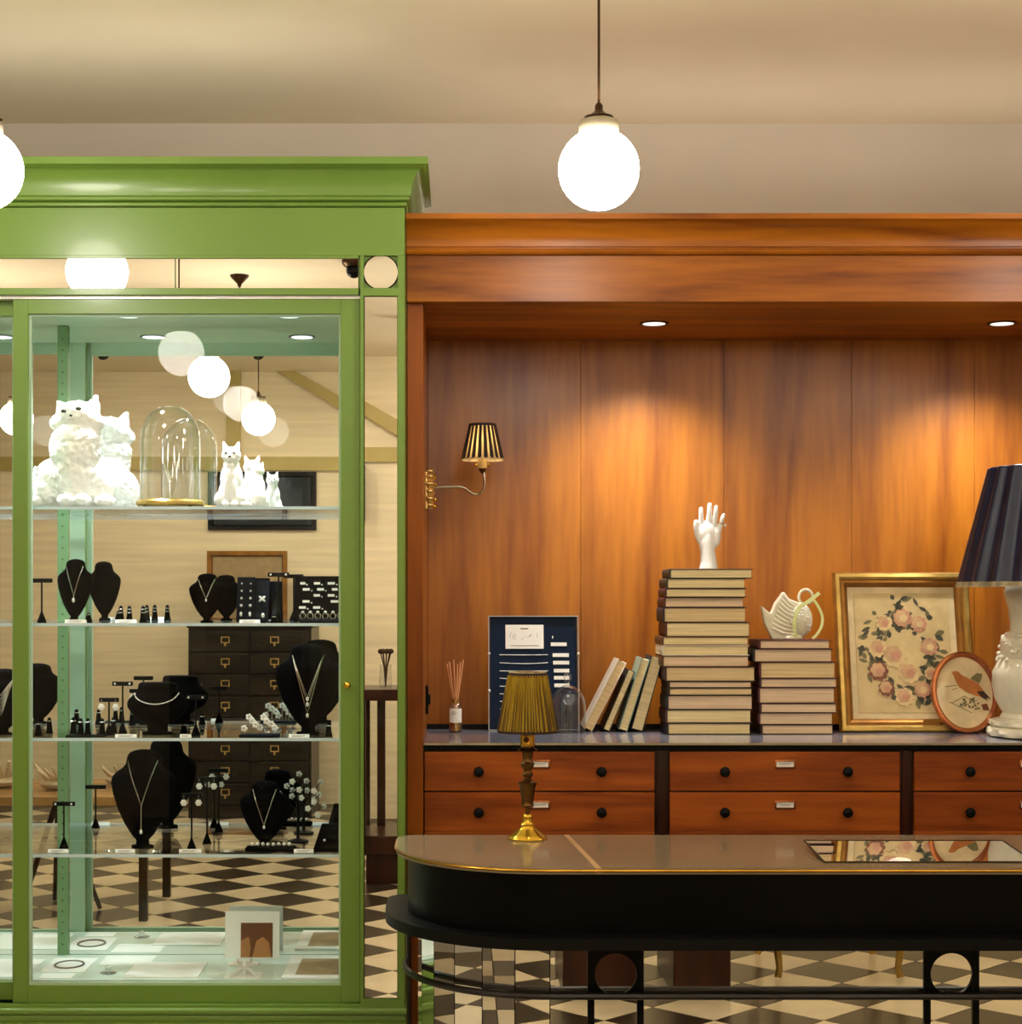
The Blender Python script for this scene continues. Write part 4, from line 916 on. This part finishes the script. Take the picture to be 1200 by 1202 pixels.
# ---- top shelf: porcelain cats and a bell jar
def cat_big():
    Y = 4.80; s = Y/F; t = root('cat_figurine', 'large white porcelain long-haired cat looking up on the top glass shelf', 'figurine', (PX(88, Y), Y, SH[0]))
    V = lambda x, z, y=0: (x*s, y*s, z*s); E = lambda a, b, c: (a*s, b*s, c*s)
    m = MB()
    for c, r in ((V(-24, 30, 8), E(27, 26, 31)), (V(-34, 18, 0), E(16, 22, 19)), (V(4, 40, -2), E(29, 27, 42)), (V(22, 28, 6), E(24, 24, 30)), (V(2, 66, -8), E(30, 24, 28)), (V(4, 80, -8), E(30, 23, 22)),
                 (V(5, 107, -6), E(27, 21, 19)), (V(3, 103, -21), E(10, 6, 6.5)), (V(-15, 99, -10), E(13, 10, 11)), (V(24, 100, -10), E(13, 10, 11)), (V(-4, 8, -26), E(11, 14, 8)), (V(14, 8, -26), E(11, 14, 8)), (V(36, 8, -6), E(12, 20, 8)), (V(-42, 7, -12), E(9, 16, 7))):
        m.ball(c, r, 20, 14)
    for ex, tip, lean in ((-13, (-18, 126), -3), (22, (27, 133), 3)):
        b = Vector(V(ex, 116, -6)); m.tube([b, (b+Vector(V(*tip, -8)))/2, V(*tip, -9)], [9*s, 6*s, 1.2*s], 10)
    for k in range(46):                                         # tufts of the ruff and flanks
        a = random.uniform(-1.5, 1.5); z = random.uniform(18, 88); q = 1-.25*abs(z-55)/40
        x = 31*q*math.sin(a); yv = -2-27*q*math.cos(a); p = Vector(V(x, z, yv)); d = Vector((math.sin(a)*.5, -math.cos(a)*.35, -1.0)).normalized()
        m.tube([p+Vector((0, 0, .012)), p, p+d*.016], [.003, .0055, .001], 6)
    for k in range(22):
        a = random.uniform(-2.6, -.2); z = random.uniform(14, 48); p = Vector(V(-24+27*math.sin(a)*.95, z, 8-24*math.cos(a)))
        m.tube([p+Vector((0, 0, .010)), p, p+Vector((math.sin(a)*.004, -.003, -.014))], [.003, .005, .001], 6)
    o = smooth_mesh(m.build('body', 'porcelain', t), .0032, 2); fur(o, .014, .009)
    for x, z in ((-7.4, 112), (10, 115)): MB().ball(V(x, z, -25.0), E(3.4, 2.6, 2.0), 10, 8).build('eye', 'print_leaf_dark', t)
    MB().ball(V(1.5, 106.5, -27.3), E(1.9, 1.6, 1.4), 8, 6).build('nose', 'ink', t)
    wm = MB(); wm.tube([V(-2.5, 101, -27.4), V(1.5, 103, -28.2), V(5.5, 101, -27.4)], .0006, 5); wm.build('mouth', 'ink_grey', t)
cat_big()
def cat_small(px, Y, sc, label, facing, eyes=True):
    s = Y/F*sc; t = root('cat_figurine', label, 'figurine', (PX(px, Y), Y, SH[0]), (0, 0, 0 if facing else PI), group='small porcelain cats on the top shelf')
    V = lambda x, z, y=0: (x*s, y*s, z*s); E = lambda a, b, c: (a*s, b*s, c*s); m = MB()
    for c, r in ((V(0, 18, 3), E(17, 16, 19)), (V(-11, 10, -3), E(10, 13, 11)), (V(11, 10, -3), E(10, 13, 11)), (V(0, 34, -1), E(14, 13, 22)), (V(0, 50, -2), E(10, 10, 14)), (V(0, 63, -4), E(12, 11.5, 10.5)), (V(0, 59.5, -13), E(6, 4.5, 4.5)), (V(-5, 4, -14), E(5, 6, 4)), (V(5, 4, -14), E(5, 6, 4)), (V(-4.5, 18, -12), E(4, 4, 17)), (V(4.5, 18, -12), E(4, 4, 17))):
        m.ball(c, r, 16, 12)
    m.tube([V(14, 3, 10), V(22, 3, 2), V(21, 4, -8), V(12, 4, -15)], [4*s, 4*s, 3.6*s, 2.5*s], 8)
    for sg in (-1, 1): m.tube([V(sg*6, 69, -4), V(sg*8, 75, -4), V(sg*9.5, 80, -4.5)], [4.6*s, 3*s, .6*s], 8)
    smooth_mesh(m.build('body', 'porcelain', t), .0026, 3)
    for sg in (-1, 1): MB().ball(V(sg*4.8, 65, -14.2), E(2, 1.2, 1.3), 8, 6).build('eye', 'ink_grey', t)
    MB().ball(V(0, 60.5, -17.3), E(1.7, 1, 1.2), 8, 6).build('nose', 'ink', t)
cat_small(272, 4.77, .98, 'upright white porcelain cat facing out, beside the glass bell jar', True)
cat_small(302, 4.80, .70, 'smaller white porcelain cat with its back turned, right of the upright cat', False)
Y = 4.83; s = Y/F
t = root('bell_jar', 'tall glass bell jar on an oval gilt base between the porcelain cats', 'bell jar', (PX(200, Y), Y, SH[0]))
MB().lathe([(38*s, .008), (40*s, .012), (40*s, .02), (37*s, .026), (.001, .027)], 36, sy=.8).build('base', 'gilt', t)
for a in (.6, 2.5, 3.8, 5.6): MB().ball((34*s*math.cos(a), 27*s*math.sin(a), .005), .006, 8, 6).build('foot', 'black', t)
MB().shell([(35*s, .026), (35*s, 80*s), (34*s, 92*s), (30*s, 104*s), (23*s, 113*s), (13*s, 119*s), (.0005, 121*s)], 40, sy=.8).build('dome', 'bell_glass', t)
tw = MB()
for k in range(5): tw.tube([(0, 0, .027), (random.uniform(-.02, .02), 0, .07), (random.uniform(-.035, .035), random.uniform(-.02, .02), .12+.01*k)], .001, 5)
tw.build('dried_twigs', 'silver', t)

# ---- second shelf
b = bust(88, 43, 656, 4.80, 1, 'brown-black bust with a fine drop necklace on the second shelf'); necklace(b, 'fine silver chain with a drop pendant on the second shelf, left bust', ((.42, 0),), drop=.04, pend=.006)
b = bust(243, 43, 673, 4.80, 1, 'small brown-black bust in the middle of the second shelf'); necklace(b, 'silver V necklace with one stone on the middle bust of the second shelf', ((.48, 0),), pend=.004, r=.0014)
for i, x in enumerate((142, 152, 168)): finger(x, 711, 4.80, 1, '%s banded ring cone from the left on the second shelf' % ORD[i])
finger(104, 719, 4.79, 1, 'short ring cone between the left bust and its mirror image', 1)
card(76, 101, 4.73, 1, 'white price card before the left bust of the second shelf'); card(135, 160, 4.73, 1, 'white price card before the banded ring cones'); card(281, 305, 4.72, 1, 'white price card below the stud earring panel')
def slab(px0, px1, pyt, Y, sh, label, lean=14, mt='velvet_blue'):
    w = PX(px1, Y)-PX(px0, Y); H = PZ(pyt, Y)-SH[sh]; a = math.radians(lean); L_ = H/math.cos(a)
    t = root('earring_display', label, 'jewellery display', (PX((px0+px1)/2, Y), Y, SH[sh]+.0), (0, 0, 0), group='black earring panels')
    M = Matrix.Rotation(-a, 4, 'X')
    MB().box(-w/2, w/2, 0, .006, .002, L_, .002, M=M).build('panel', mt, t)
    MB().add([(-w*.3, .006, .0), (w*.3, .006, 0), (-w*.3, .055, 0), (w*.3, .055, 0), (-w*.3, .006+math.sin(a)*L_*.6, L_*.55), (w*.3, .006+math.sin(a)*L_*.6, L_*.55)], [(0, 1, 3, 2), (0, 2, 4), (1, 5, 3), (2, 3, 5, 4), (0, 4, 5, 1)]).build('easel_back', 'black_matte', t)
    return t, M, w, L_
t, M, w, L_ = slab(277, 299, 677, 4.79, 1, 'slim dark panel with two columns of stud earrings on the second shelf')
def on_panel(name, label, pos, M, base, build, group):
    p = Vector(base)+(M @ Vector(pos)); e = root(name, label, 'earring', p, group=group); build(e); return e
for r in range(4):
    for c in (-1, 1):
        on_panel('stud_earring', '%s stud of row %s on the slim dark panel' % ('left' if c < 0 else 'right', ['one', 'two', 'three', 'four'][r]), (c*w*.24, -.001, L_*(.85-.16*r)), M, t.location, lambda e: MB().ball((0, -.001, 0), .0024+.0006*r, 8, 6).build('stone', 'silver_white', e), 'stud earrings on the slim panel')
for c in (-1, 1): on_panel('drop_earring', '%s white drop at the foot of the slim dark panel' % ('left' if c < 0 else 'right'), (c*w*.24, -.002, L_*.18), M, t.location, lambda e: MB().ball((0, -.001, 0), (.004, .003, .007), 8, 6).build('drop', 'silver_white', e), 'stud earrings on the slim panel')
t, M, w, L_ = slab(299.5, 315, 681, 4.795, 1, 'narrow dark panel with a white bow earring on the second shelf')
def bow(e, k=1.0, mt='silver_white'):
    m = MB()
    for a in (.6, 2.5, 3.8, 5.6): m.tube([(0, 0, 0), (.006*k*math.cos(a), -.003*k, .007*k*math.sin(a)+.001), (.011*k*math.cos(a), -.002*k, .012*k*math.sin(a))], [.0022*k, .004*k, .0018*k], 6)
    m.ball((0, -.002*k, 0), .0035*k, 8, 6); m.build('bow', mt, e)
on_panel('bow_earring', 'white bow earring on the narrow dark panel', (0, -.003, L_*.55), M, t.location, bow, 'bow earrings'); on_panel('bow_drop', 'white drop below the bow on the narrow dark panel', (.003, -.003, L_*.16), M, t.location, lambda e: MB().ball((0, 0, 0), (.005, .003, .007), 8, 6).build('drop', 'silver_white', e), 'bow earrings')
tstand(327, 672, 12.5, 4.78, 1, 'T-bar earring stand beside the tag board on the second shelf', ('stud', 'tiny white stud', 'the T-bar beside the tag board'))
tstand(49, 679, 12.5, 4.80, 1, 'T-bar earring stand behind the door stile on the second shelf')
finger(322, 722, 4.73, 1, 'low ring cone in front of the T-bar stand on the second shelf', 1)
t, M, w, L_ = slab(345, 415, 676, 4.80, 1, 'wide dark board of small white tags behind a row of rings', 10, 'velvet')
q = 0
for r in range(5):
    for c in range(4):
        if (r*4+c) % 5 == 3: continue
        dx = (-.36+.24*c+(.06 if r % 2 else 0))*w; wd = random.uniform(.014, .022); q += 1
        o = MB().box(-wd/2, wd/2, -.0016, -.0002, -.0035, .0035, M=Matrix.Translation((dx, 0, 0)) @ Matrix.Identity(4)); ob = MB()
        ob.box(dx-wd/2, dx+wd/2, -.0016, -.0002, L_*(.84-.13*r)-.0035, L_*(.84-.13*r)+.0035, M=M); ob.build('name_tag', 'paper', t)
        m = MB(); m.ball((dx+wd*.8, -.002, L_*(.84-.13*r)-.004), .0025, 6, 4, M=M); m.build('stud', 'silver_white', t)
rl = root('ring_roll', 'dark ring roll in front of the board of white tags', 'ring tray', (PX(382, 4.755), 4.755, SH[1])); MB().box(-.075, .075, -.012, .012, 0, .010, .003).build('pad', 'velvet_blue', rl)
for i in range(7):
    g = root('finger_ring', '%s silver ring from the left on the dark ring roll' % ORD[i], 'ring', (PX(382, 4.755)-.063+.021*i, 4.755, SH[1]+.019), group='silver rings on the ring roll')
    MB().tube([(.008*math.cos(2*PI*k/14), 0, .008*math.sin(2*PI*k/14)) for k in range(14)], .0016, 6, closed=True).build('band', 'silver', g); MB().ball((0, 0, .011), (.0045, .0045, .0035), 8, 6).build('stone', 'silver_white', g)

# ---- third shelf
b = bust(4, 66, 785, 4.80, 2, 'black bust with many silver strands at the left edge of the third shelf'); necklace(b, 'many-stranded silver necklace at the left edge of the third shelf', tuple((.30+.06*k, 0) for k in range(6)), pend=0, r=.0016)
tstand(128, 819, 11.5, 4.78, 2, 'shorter T-bar earring stand left of the collar bust on the third shelf', ('drop', 'white rosette', 'the shorter T-bar left of the collar bust')); tstand(144, 800, 12, 4.84, 2, 'taller T-bar earring stand left of the collar bust on the third shelf', ('stud', 'tiny white stud', 'the taller T-bar left of the collar bust'))
tr = root('ring_tray', 'flat black tray under the three leaning ring cones on the third shelf', 'ring tray', (PX(102, 4.74), 4.74, SH[2])); MB().box(-.056, .056, -.018, .018, 0, .004, .001).build('tray', 'velvet', tr)
for i, x in enumerate((95, 103, 120)):
    finger(x, 843, 4.76+.0*i, 2, '%s ring cone from the left behind the flat black tray' % ORD[i], 1)
finger(45, 846, 4.76, 2, 'ring cone just right of the door stile on the third shelf', 1)
for i, (x, yq) in enumerate(((58, 4.83), (86, 4.83), (133, 4.86))): finger(x, 842, yq, 2, '%s ring cone from the left along the back of the third shelf' % ORD[i], 1)
b = bust(185, 72, 801, 4.80, 2, 'low wide black collar bust with a silver choker', L=COLLAR, lean=.0)
t, surf, hw, H = b
nk = root('choker', 'thin silver beaded choker round the low collar bust', 'necklace', t.location)
pts = [surf(.80-.20*math.cos(u*PI/2), u*.98) for u in [k/12 for k in range(-12, 13)]]
MB().tube(pts, .0015, 6).build('chain', 'silver_white', nk)
bd = MB(); [bd.ball(p, .0026, 6, 4) for p in pts[2:-2:2]]; bd.build('beads', 'silver', nk)['kind'] = 'stuff'
tstand(230, 816, 11.5, 4.77, 2, 'T-bar earring stand right of the collar bust on the third shelf', ('stud', 'tiny white stud', 'the T-bar right of the collar bust'))
finger(216, 848, 4.83, 2, 'ring cone behind the collar bust on the third shelf', 1)
tr = root('brooch_tray', 'dark tray of silver flower brooches beside the big three-chain bust', 'jewellery tray', (PX(305, 4.75), 4.75, SH[2])); MB().box(-.055, .055, -.03, .03, 0, .006, .002).build('tray', 'velvet_blue', tr)
for i in range(9):
    dx = -.042+.0105*i; hz = .016+.010*((i*7) % 4); dy = .012*((i*5) % 3)-.012
    e = root('flower_brooch', '%s silver flower brooch from the left on the dark tray' % ORD[i], 'brooch', (PX(305, 4.75)+dx, 4.75+dy, SH[2]+.006), group='silver flower brooches')
    MB().tube([(0, 0, 0), (0, 0, hz)], .0012, 5).build('stem', 'silver', e)
    m = MB(); [m.ball((.006*math.cos(k*1.257), -.001, hz+.006*math.sin(k*1.257)), (.0045, .002, .0045), 6, 4) for k in range(5)]; m.build('petals', 'silver_white', e)
b = bust(362, 80, 755, 4.79, 2, 'large black bust wearing three long silver chains', 'velvet'); necklace(b, 'three long fine silver chains with pendants on the large black bust', ((.24, 0), (.42, 0), (.36, 0)), pend=.006, top=.87, r=.0013)
card(339, 363, 4.70, 2, 'white price card before the three-chain bust'); card(135, 160, 4.70, 2, 'white price card at the foot of the T-bar stands on the third shelf'); card(211, 224, 4.70, 2, 'small cream card right of the collar bust')
finger(386, 848, 4.73, 2, 'ring cone at the right end of the third shelf', 1)

# ---- lowest shelf
b = bust(168, 77, 880, 4.80, 3, 'large black bust with a lariat necklace on the lowest shelf'); necklace(b, 'silver lariat necklace with a long drop on the lowest shelf', ((.44, 0),), drop=.24, pend=.006, r=.0016, top=.89)
b = bust(311, 60, 917, 4.82, 3, 'black bust with a plain V chain on the lowest shelf'); necklace(b, 'plain silver V chain with a small cross on the lowest shelf', ((.34, 0),), pend=.005, r=.0016)
tstand(75, 941, 13, 4.79, 3, 'leftmost T-bar earring stand on the lowest shelf', ('stud', 'round white stud', 'the leftmost T-bar of the lowest shelf'))
tstand(225, 931, 12, 4.78, 3, 'T-bar earring stand with white rosettes on the lowest shelf', ('drop', 'white rosette', 'the T-bar right of the lariat bust'))
tstand(243, 912, 12, 4.88, 3, 'tall T-bar earring stand at the back of the lowest shelf', ('drop', 'long white flower', 'the tall T-bar of the lowest shelf'))
for a, b_, lb in ((56, 80, 'leftmost'), (135, 158, 'second'), (210, 236, 'third'), (345, 368, 'rightmost')): card(a, b_, 4.715, 3, 'white price card on the lowest shelf, %s of four' % lb)
pd = root('bracelet_pad', 'dark pad with a white pearl bracelet below the V chain bust', 'jewellery display', (PX(318, 4.74), 4.74, SH[3])); MB().box(-.07, .07, -.02, .02, 0, .014, .004).build('pad', 'velvet', pd)
br = root('pearl_bracelet', 'white pearl bracelet lying on the dark pad of the lowest shelf', 'bracelet', (PX(318, 4.74), 4.74, SH[3]+.014))
for k in range(8): MB().ball((-.052+.0148*k, .004*math.sin(k*1.3), .0055), .0055, 8, 6).build('pearl', 'silver_white', br)
tr = root('flower_tree', 'black stand of white flower earrings right of the V chain bust', 'jewellery stand', (PX(350, 4.91), 4.91, SH[3])); MB().lathe([(.03, 0), (.03, .005), (.005, .012), (.003, .14), (.001, .141)], 16).build('stand', 'black_matte', tr)
bm_ = MB(); tips = []
for k in range(11):
    a = -1.25+.25*k; z = .05+.012*((k*5) % 7); p = (.062*math.sin(a)+.006*(k % 3-1), -.012*(k % 3), z+.07*math.cos(a)*.8); tips.append(p); bm_.tube([(0, 0, z*.8), p], .0012, 5)
bm_.build('branches', 'black_matte', tr)
for i, p in enumerate(tips):
    e = root('flower_earring', '%s white flower earring from the left on the black stand' % ORD[i], 'earring', Vector(tr.location)+Vector(p), group='white flower earrings')
    m = MB(); [m.ball((.0055*math.cos(k*1.257), -.003, .0055*math.sin(k*1.257)), (.0042, .003, .0042), 6, 4) for k in range(5)]; m.ball((0, -.004, 0), .003, 6, 4); m.build('flower', 'silver_white', e)
wd = root('earring_wedge', 'black sloping wedge box with two studs at the right of the lowest shelf', 'jewellery display', (PX(392, 4.75), 4.75, SH[3]))
MB().add([(-.055, -.03, 0), (.055, -.03, 0), (-.035, .03, 0), (.055, .03, 0), (-.035, .01, .072), (.055, .01, .072), (-.035, .03, .072), (.055, .03, .072), (-.055, -.03, .008), (.055, -.03, .008)], [(0, 1, 3, 2), (8, 9, 5, 4), (4, 5, 7, 6), (2, 3, 7, 6), (0, 1, 9, 8), (0, 8, 4, 6, 2), (1, 3, 7, 5, 9)]).build('wedge', 'velvet', wd)
for i, dx in enumerate((-.025, .022)):
    e = root('stud_earring', '%s bright stud on the black wedge box' % ('left' if i == 0 else 'right'), 'earring', (PX(392, 4.75)+dx, 4.75-.016, SH[3]+.031), group='studs on the wedge box'); MB().ball((0, 0, 0), .004, 8, 6).build('stone', 'silver_white', e)
for i, (px, Y, lb) in enumerate(((128, 4.74, 'thin silver hoop lying left of the lariat bust'), (180, 4.73, 'thin silver hoop lying before the lariat bust'), (266, 4.74, 'thin silver hoop lying before the tall T-bar stand'))):
    e = root('hoop', lb, 'hoop', (PX(px, Y), Y, SH[3]+.001)); MB().tube([(.018*math.cos(2*PI*k/20), .012*math.sin(2*PI*k/20), 0) for k in range(20)], .001, 6, closed=True).build('wire', 'silver', e); MB().ball((.018, 0, .001), .002, 6, 4).build('clasp', 'silver_white', e)

# ---- case floor: papers and prints
CZ = CB-.002
def sheet(name, label, cat, x0, x1, y0, y1, th=.0015, pic=None, picmat='print_tile_pic', mt='paper', skew=.0):
    t = root(name, label, cat, ((x0+x1)/2, (y0+y1)/2, CZ), (0, 0, skew), group='papers and prints on the cabinet floor'); w, d = (x1-x0)/2, (y1-y0)/2
    MB().box(-w, w, -d, d, 0, th, .0004).build('sheet', mt, t)
    if pic: MB().box(-w+pic, w-pic, -d+pic, d-pic, th, th+.0006).build('picture', picmat, t)
    return t
sheet('paper_sheet', 'large blank white sheet on the cabinet floor', 'paper', -.926, -.722, 4.69, 4.88, .004)
sheet('framed_print', 'white bordered floral print at the right of the cabinet floor', 'print', -.49, -.25, 4.67, 4.945, .006, .035)
t = sheet('paper_sheet', 'white sheet with a drawn oval at the left of the cabinet floor', 'paper', -1.175, -1.05, 4.76, 4.945)
MB().tube([(.04*math.cos(2*PI*k/24), .05*math.sin(2*PI*k/24), .0018) for k in range(24)], .0035, 6, closed=True).build('drawn_oval', 'ink_grey', t)
sheet('paper_sheet', 'small white sheet at the front left of the cabinet floor', 'paper', -1.16, -1.07, 4.685, 4.745)
sheet('paper_sheet', 'white sheet against the mirror behind the small clear disc', 'paper', -1.03, -.885, 4.855, 4.975)
sheet('paper_sheet', 'white sheet seen through the left door glass', 'paper', -1.42, -1.20, 4.70, 4.93)
t = root('glass_disc', 'small clear glass stopper lying on the cabinet floor', 'glass stopper', (-.98, 4.75, CZ)); MB().lathe([(.022, 0), (.024, .003), (.01, .008), (.006, .012), (.012, .018), (.001, .022)], 20).build('stopper', 'bell_glass', t)
t = root('photo_card', 'standing white card with a sepia picture near the mirror', 'picture card', (PX(296, 4.945), 4.945, CZ), (-math.radians(4), 0, 0)); w = 32*4.945/F
MB().box(-w, w, 0, .002, 0, .135, .0004).build('card', 'paper', t); MB().box(-w*.42, w*.75, -.0008, 0, .003, .102).build('picture', 'print_sepia', t)
MB().prism([(-w*.42, .003), (-w*.1, .003), (-.004, .03), (-.01, .062), (-w*.42, .05)], -.0014, -.0008).build('printed_figure', 'print_sepia_light', t); MB().prism([(0, .003), (w*.7, .003), (w*.62, .045), (w*.4, .062), (.012, .05)], -.0014, -.0008).build('printed_skirt', 'print_sepia_light', t)
MB().box(-w*.3, w*.3, .002, .04, 0, .002).build('strut', 'paper', t)
t = root('bow_ornament', 'large white ribbon bow ornament before the sepia card', 'bow', (PX(287, 4.74), 4.74, CZ))
m = MB()
for a, l in ((.35, .045), (2.8, .045), (.9, .035), (2.2, .035)):
    d = Vector((math.cos(a), -.35, math.sin(a)*.75)); m.tube([(0, 0, .02), Vector((0, 0, .02))+d*l*.5+Vector((0, 0, .006)), Vector((0, 0, .02))+d*l], [.003, .008, .005], 8)
for a in (-.5, .1, .55): m.tube([(0, 0, .02), (.02*a*2, -.02, .012), (.045*a*1.6, -.05, .004)], [.003, .006, .004], 8)
m.build('ribbon_loops', 'silver_white', t); MB().ball((0, -.004, .026), .009, 10, 8).build('knot', 'porcelain', t)
MB().box(-.05, .05, -.055, .02, 0, .0015).build('card', 'paper', t)

# ================================================================== THE SHOP BEHIND THE CAMERA (seen in the mirrors)
def on_wall(px, d): return (px-540)/F*d
ap = root('apothecary_cabinet', 'dark chest of many small drawers with label holders against the board wall', 'drawer chest', (-1.45, -2.1, 0)); aw, ah = .425, 1.315
MB().box(-aw, aw, -.3, .34, .0, ah, .004).build('body', 'wood_black', ap); MB().box(-aw-.01, aw+.01, -.31, .36, ah, ah+.02, .003).build('top', 'wood_black', ap)
for r in range(8):
    for c in range(2):
        x0 = -aw+.02+c*.41; z0 = .1+r*.15
        d = MB().box(x0, x0+.395, .34, .355, z0, z0+.14, .003).build('drawer', 'wood_black', ap)
        xc = x0+.1975+(.04 if c == 0 else -.03)
        MB().frame(xc-.03, xc+.03, z0+.06, z0+.105, [(0, .355), (0, .362), (.007, .362), (.007, .355)]).box(xc-.006, xc+.006, .355, .375, z0+.04, z0+.062).build('label_pull', 'brass_plate', d)
def wall_frame(name, label, x0, x1, z0, z1, y, fm, pmt, glass=True):
    t = root(name, label, 'framed picture', ((x0+x1)/2, y, z0)); w, h = (x1-x0)/2, z1-z0
    MB().frame(-w, w, 0, h, [(0, -.0), (0, .03), (.03, .03), (.04, .012), (.04, 0)]).build('frame', fm, t); MB().box(-w+.03, w-.03, .0, .01, .03, h-.03).build('picture', pmt, t)
    if glass: MB().box(-w+.035, w-.035, .016, .018, .035, h-.035).build('glass', 'frame_glass', t, flat=True)
wall_frame('framed_picture', 'gold framed picture standing on the dark drawer chest', -1.83, -1.25, ah+.02, 1.86, -2.35, 'gilt_dark', 'print_tile_pic')
wall_frame('dark_picture', 'large dark picture high on the cream board wall', -1.86, -1.06, 2.02, 2.45, YW0, 'black', 'print_dark_art', False)
tag(WB().box(-.72, -.655, YW0, YW0+.2, 2.05, 2.44, .004).build('loudspeaker', 'black_matte', at=(-.69, YW0+.1, 2.05)), 'slim black loudspeaker on the board wall, seen in the slim mirror', 'loudspeaker')
# low wooden table with white coral
lt = root('low_table', 'low wooden table on thin dark legs reflected behind the lowest shelf', 'table', (-1.98, 1.6, 0))
MB().box(-.55, .55, -.37, .37, .55, .595, .006).build('top', 'wood_table', lt)
for sx in (-.5, .48):
    for sy in (-.32, .32): MB().box(sx-.02, sx+.02, sy-.02, sy+.02, 0, .55, .002).build('leg', 'bronze', lt)
for a in (.2, 2.3, 4.4): MB().tube([(0, 0, .55), (.22*math.cos(a), .22*math.sin(a), .006)], [.016, .011], 8).build('tripod_leg', 'wood_dark', lt)
for i, (dx, dy, sc, lb) in enumerate(((-.3, .0, 1.2, 'left'), (.02, .1, 1.0, 'middle'), (.28, -.1, .8, 'right'))):
    c = root('coral_branch', 'pale branching coral on the low wooden table, %s one' % lb, 'coral', (-1.98+dx, 1.6+dy, .595), group='corals on the low table'); m = MB()
    m.ball((0, 0, .03), (.09*sc, .06*sc, .03), 12, 8)
    for k in range(7): a = random.uniform(0, 6.3); m.tube([(0, 0, .02), (.06*sc*math.cos(a), .05*sc*math.sin(a), .06*sc), (.11*sc*math.cos(a+.3), .08*sc*math.sin(a+.3), .10*sc+.03*random.random())], [.018*sc, .012*sc, .006*sc], 7)
    m.build('coral', 'coral', c)
# dark glazed showcase beside the camera with dried flowers
sc = root('glass_showcase', 'dark wood glazed showcase on a plinth, reflected in the slim mirror', 'showcase', (-.33, -.12, 0)); hw_, hd = .19, .22
MB().box(-hw_*.9, hw_*.9, -hd*.9, hd*.9, 0, .16, .004).build('plinth', 'wood_dark', sc); MB().box(-hw_-.01, hw_+.01, -hd-.01, hd+.01, .16, .26, .004).build('base', 'wood_dark', sc)
MB().box(-hw_-.01, hw_+.01, -hd-.01, hd+.01, .98, 1.04, .004).build('top', 'wood_dark', sc)
for a in (-1, 1):
    for b_ in (-1, 1): MB().box(a*hw_-.018, a*hw_+.018, b_*hd-.018, b_*hd+.018, .26, .98, .003).build('corner_post', 'wood_dark', sc)
MB().box(-.13, -.085, -.21, -.17, .26, .98, .003).build('inner_post', 'wood_dark', sc)
MB().box(-hw_+.018, hw_-.018, hd-.003, hd+.001, .26, .98).build('glass_pane', 'door_glass', sc, flat=True)
vs = root('flower_vase', 'small glass vase of dried dark flowers on the showcase', 'vase', (-.40, -.0, 1.04)); MB().shell([(.03, 0), (.035, .03), (.03, .1), (.032, .13)], 20).build('vase', 'bell_glass', vs)
m = MB()
for k in range(9): a = k*.7; m.tube([(0, 0, .01), (.01*math.cos(a), .01*math.sin(a), .12), (.03*math.cos(a), .03*math.sin(a), .2)], .003, 5); m.ball((.03*math.cos(a), .03*math.sin(a), .2), .014, 6, 5)
m.build('dried_flowers', 'dry_flower', vs)
# dark pedestal desk and gilt chair in front of the counter mirrors
dk = root('pedestal_desk', 'dark pedestal desk reflected in the counter base mirrors', 'desk', (.74, .74, 0)); MB().box(-.355, .32, -.28, .29, .68, .72, .004).build('top', 'wood_dark', dk)
MB().box(-.345, -.06, -.27, .28, 0, .68, .004).build('pedestal', 'wood_dark', dk); MB().box(.08, .30, -.27, .28, 0, .68, .004).build('pedestal', 'wood_dark', dk)
ch = root('gilt_chair', 'gilded chair with curved legs reflected in the counter base mirrors', 'chair', (1.52, .5, 0)); MB().box(-.25, .25, -.24, .25, .41, .47, .02).build('seat', 'print_rose_cream', ch)
for a in (-1, 1):
    for b_ in (-1, 1): MB().tube([(a*.23, b_*.22, .42), (a*.265, b_*.25, .32), (a*.25, b_*.235, .15), (a*.238, b_*.224, .05), (a*.246, b_*.232, .012)], [.03, .028, .018, .013, .015], 10).build('leg', 'gilt', ch)
MB().frame(-.23, .23, .47, .95, [(0, -.24), (0, -.21), (.05, -.21), (.05, -.24)]).build('backrest', 'gilt', ch)
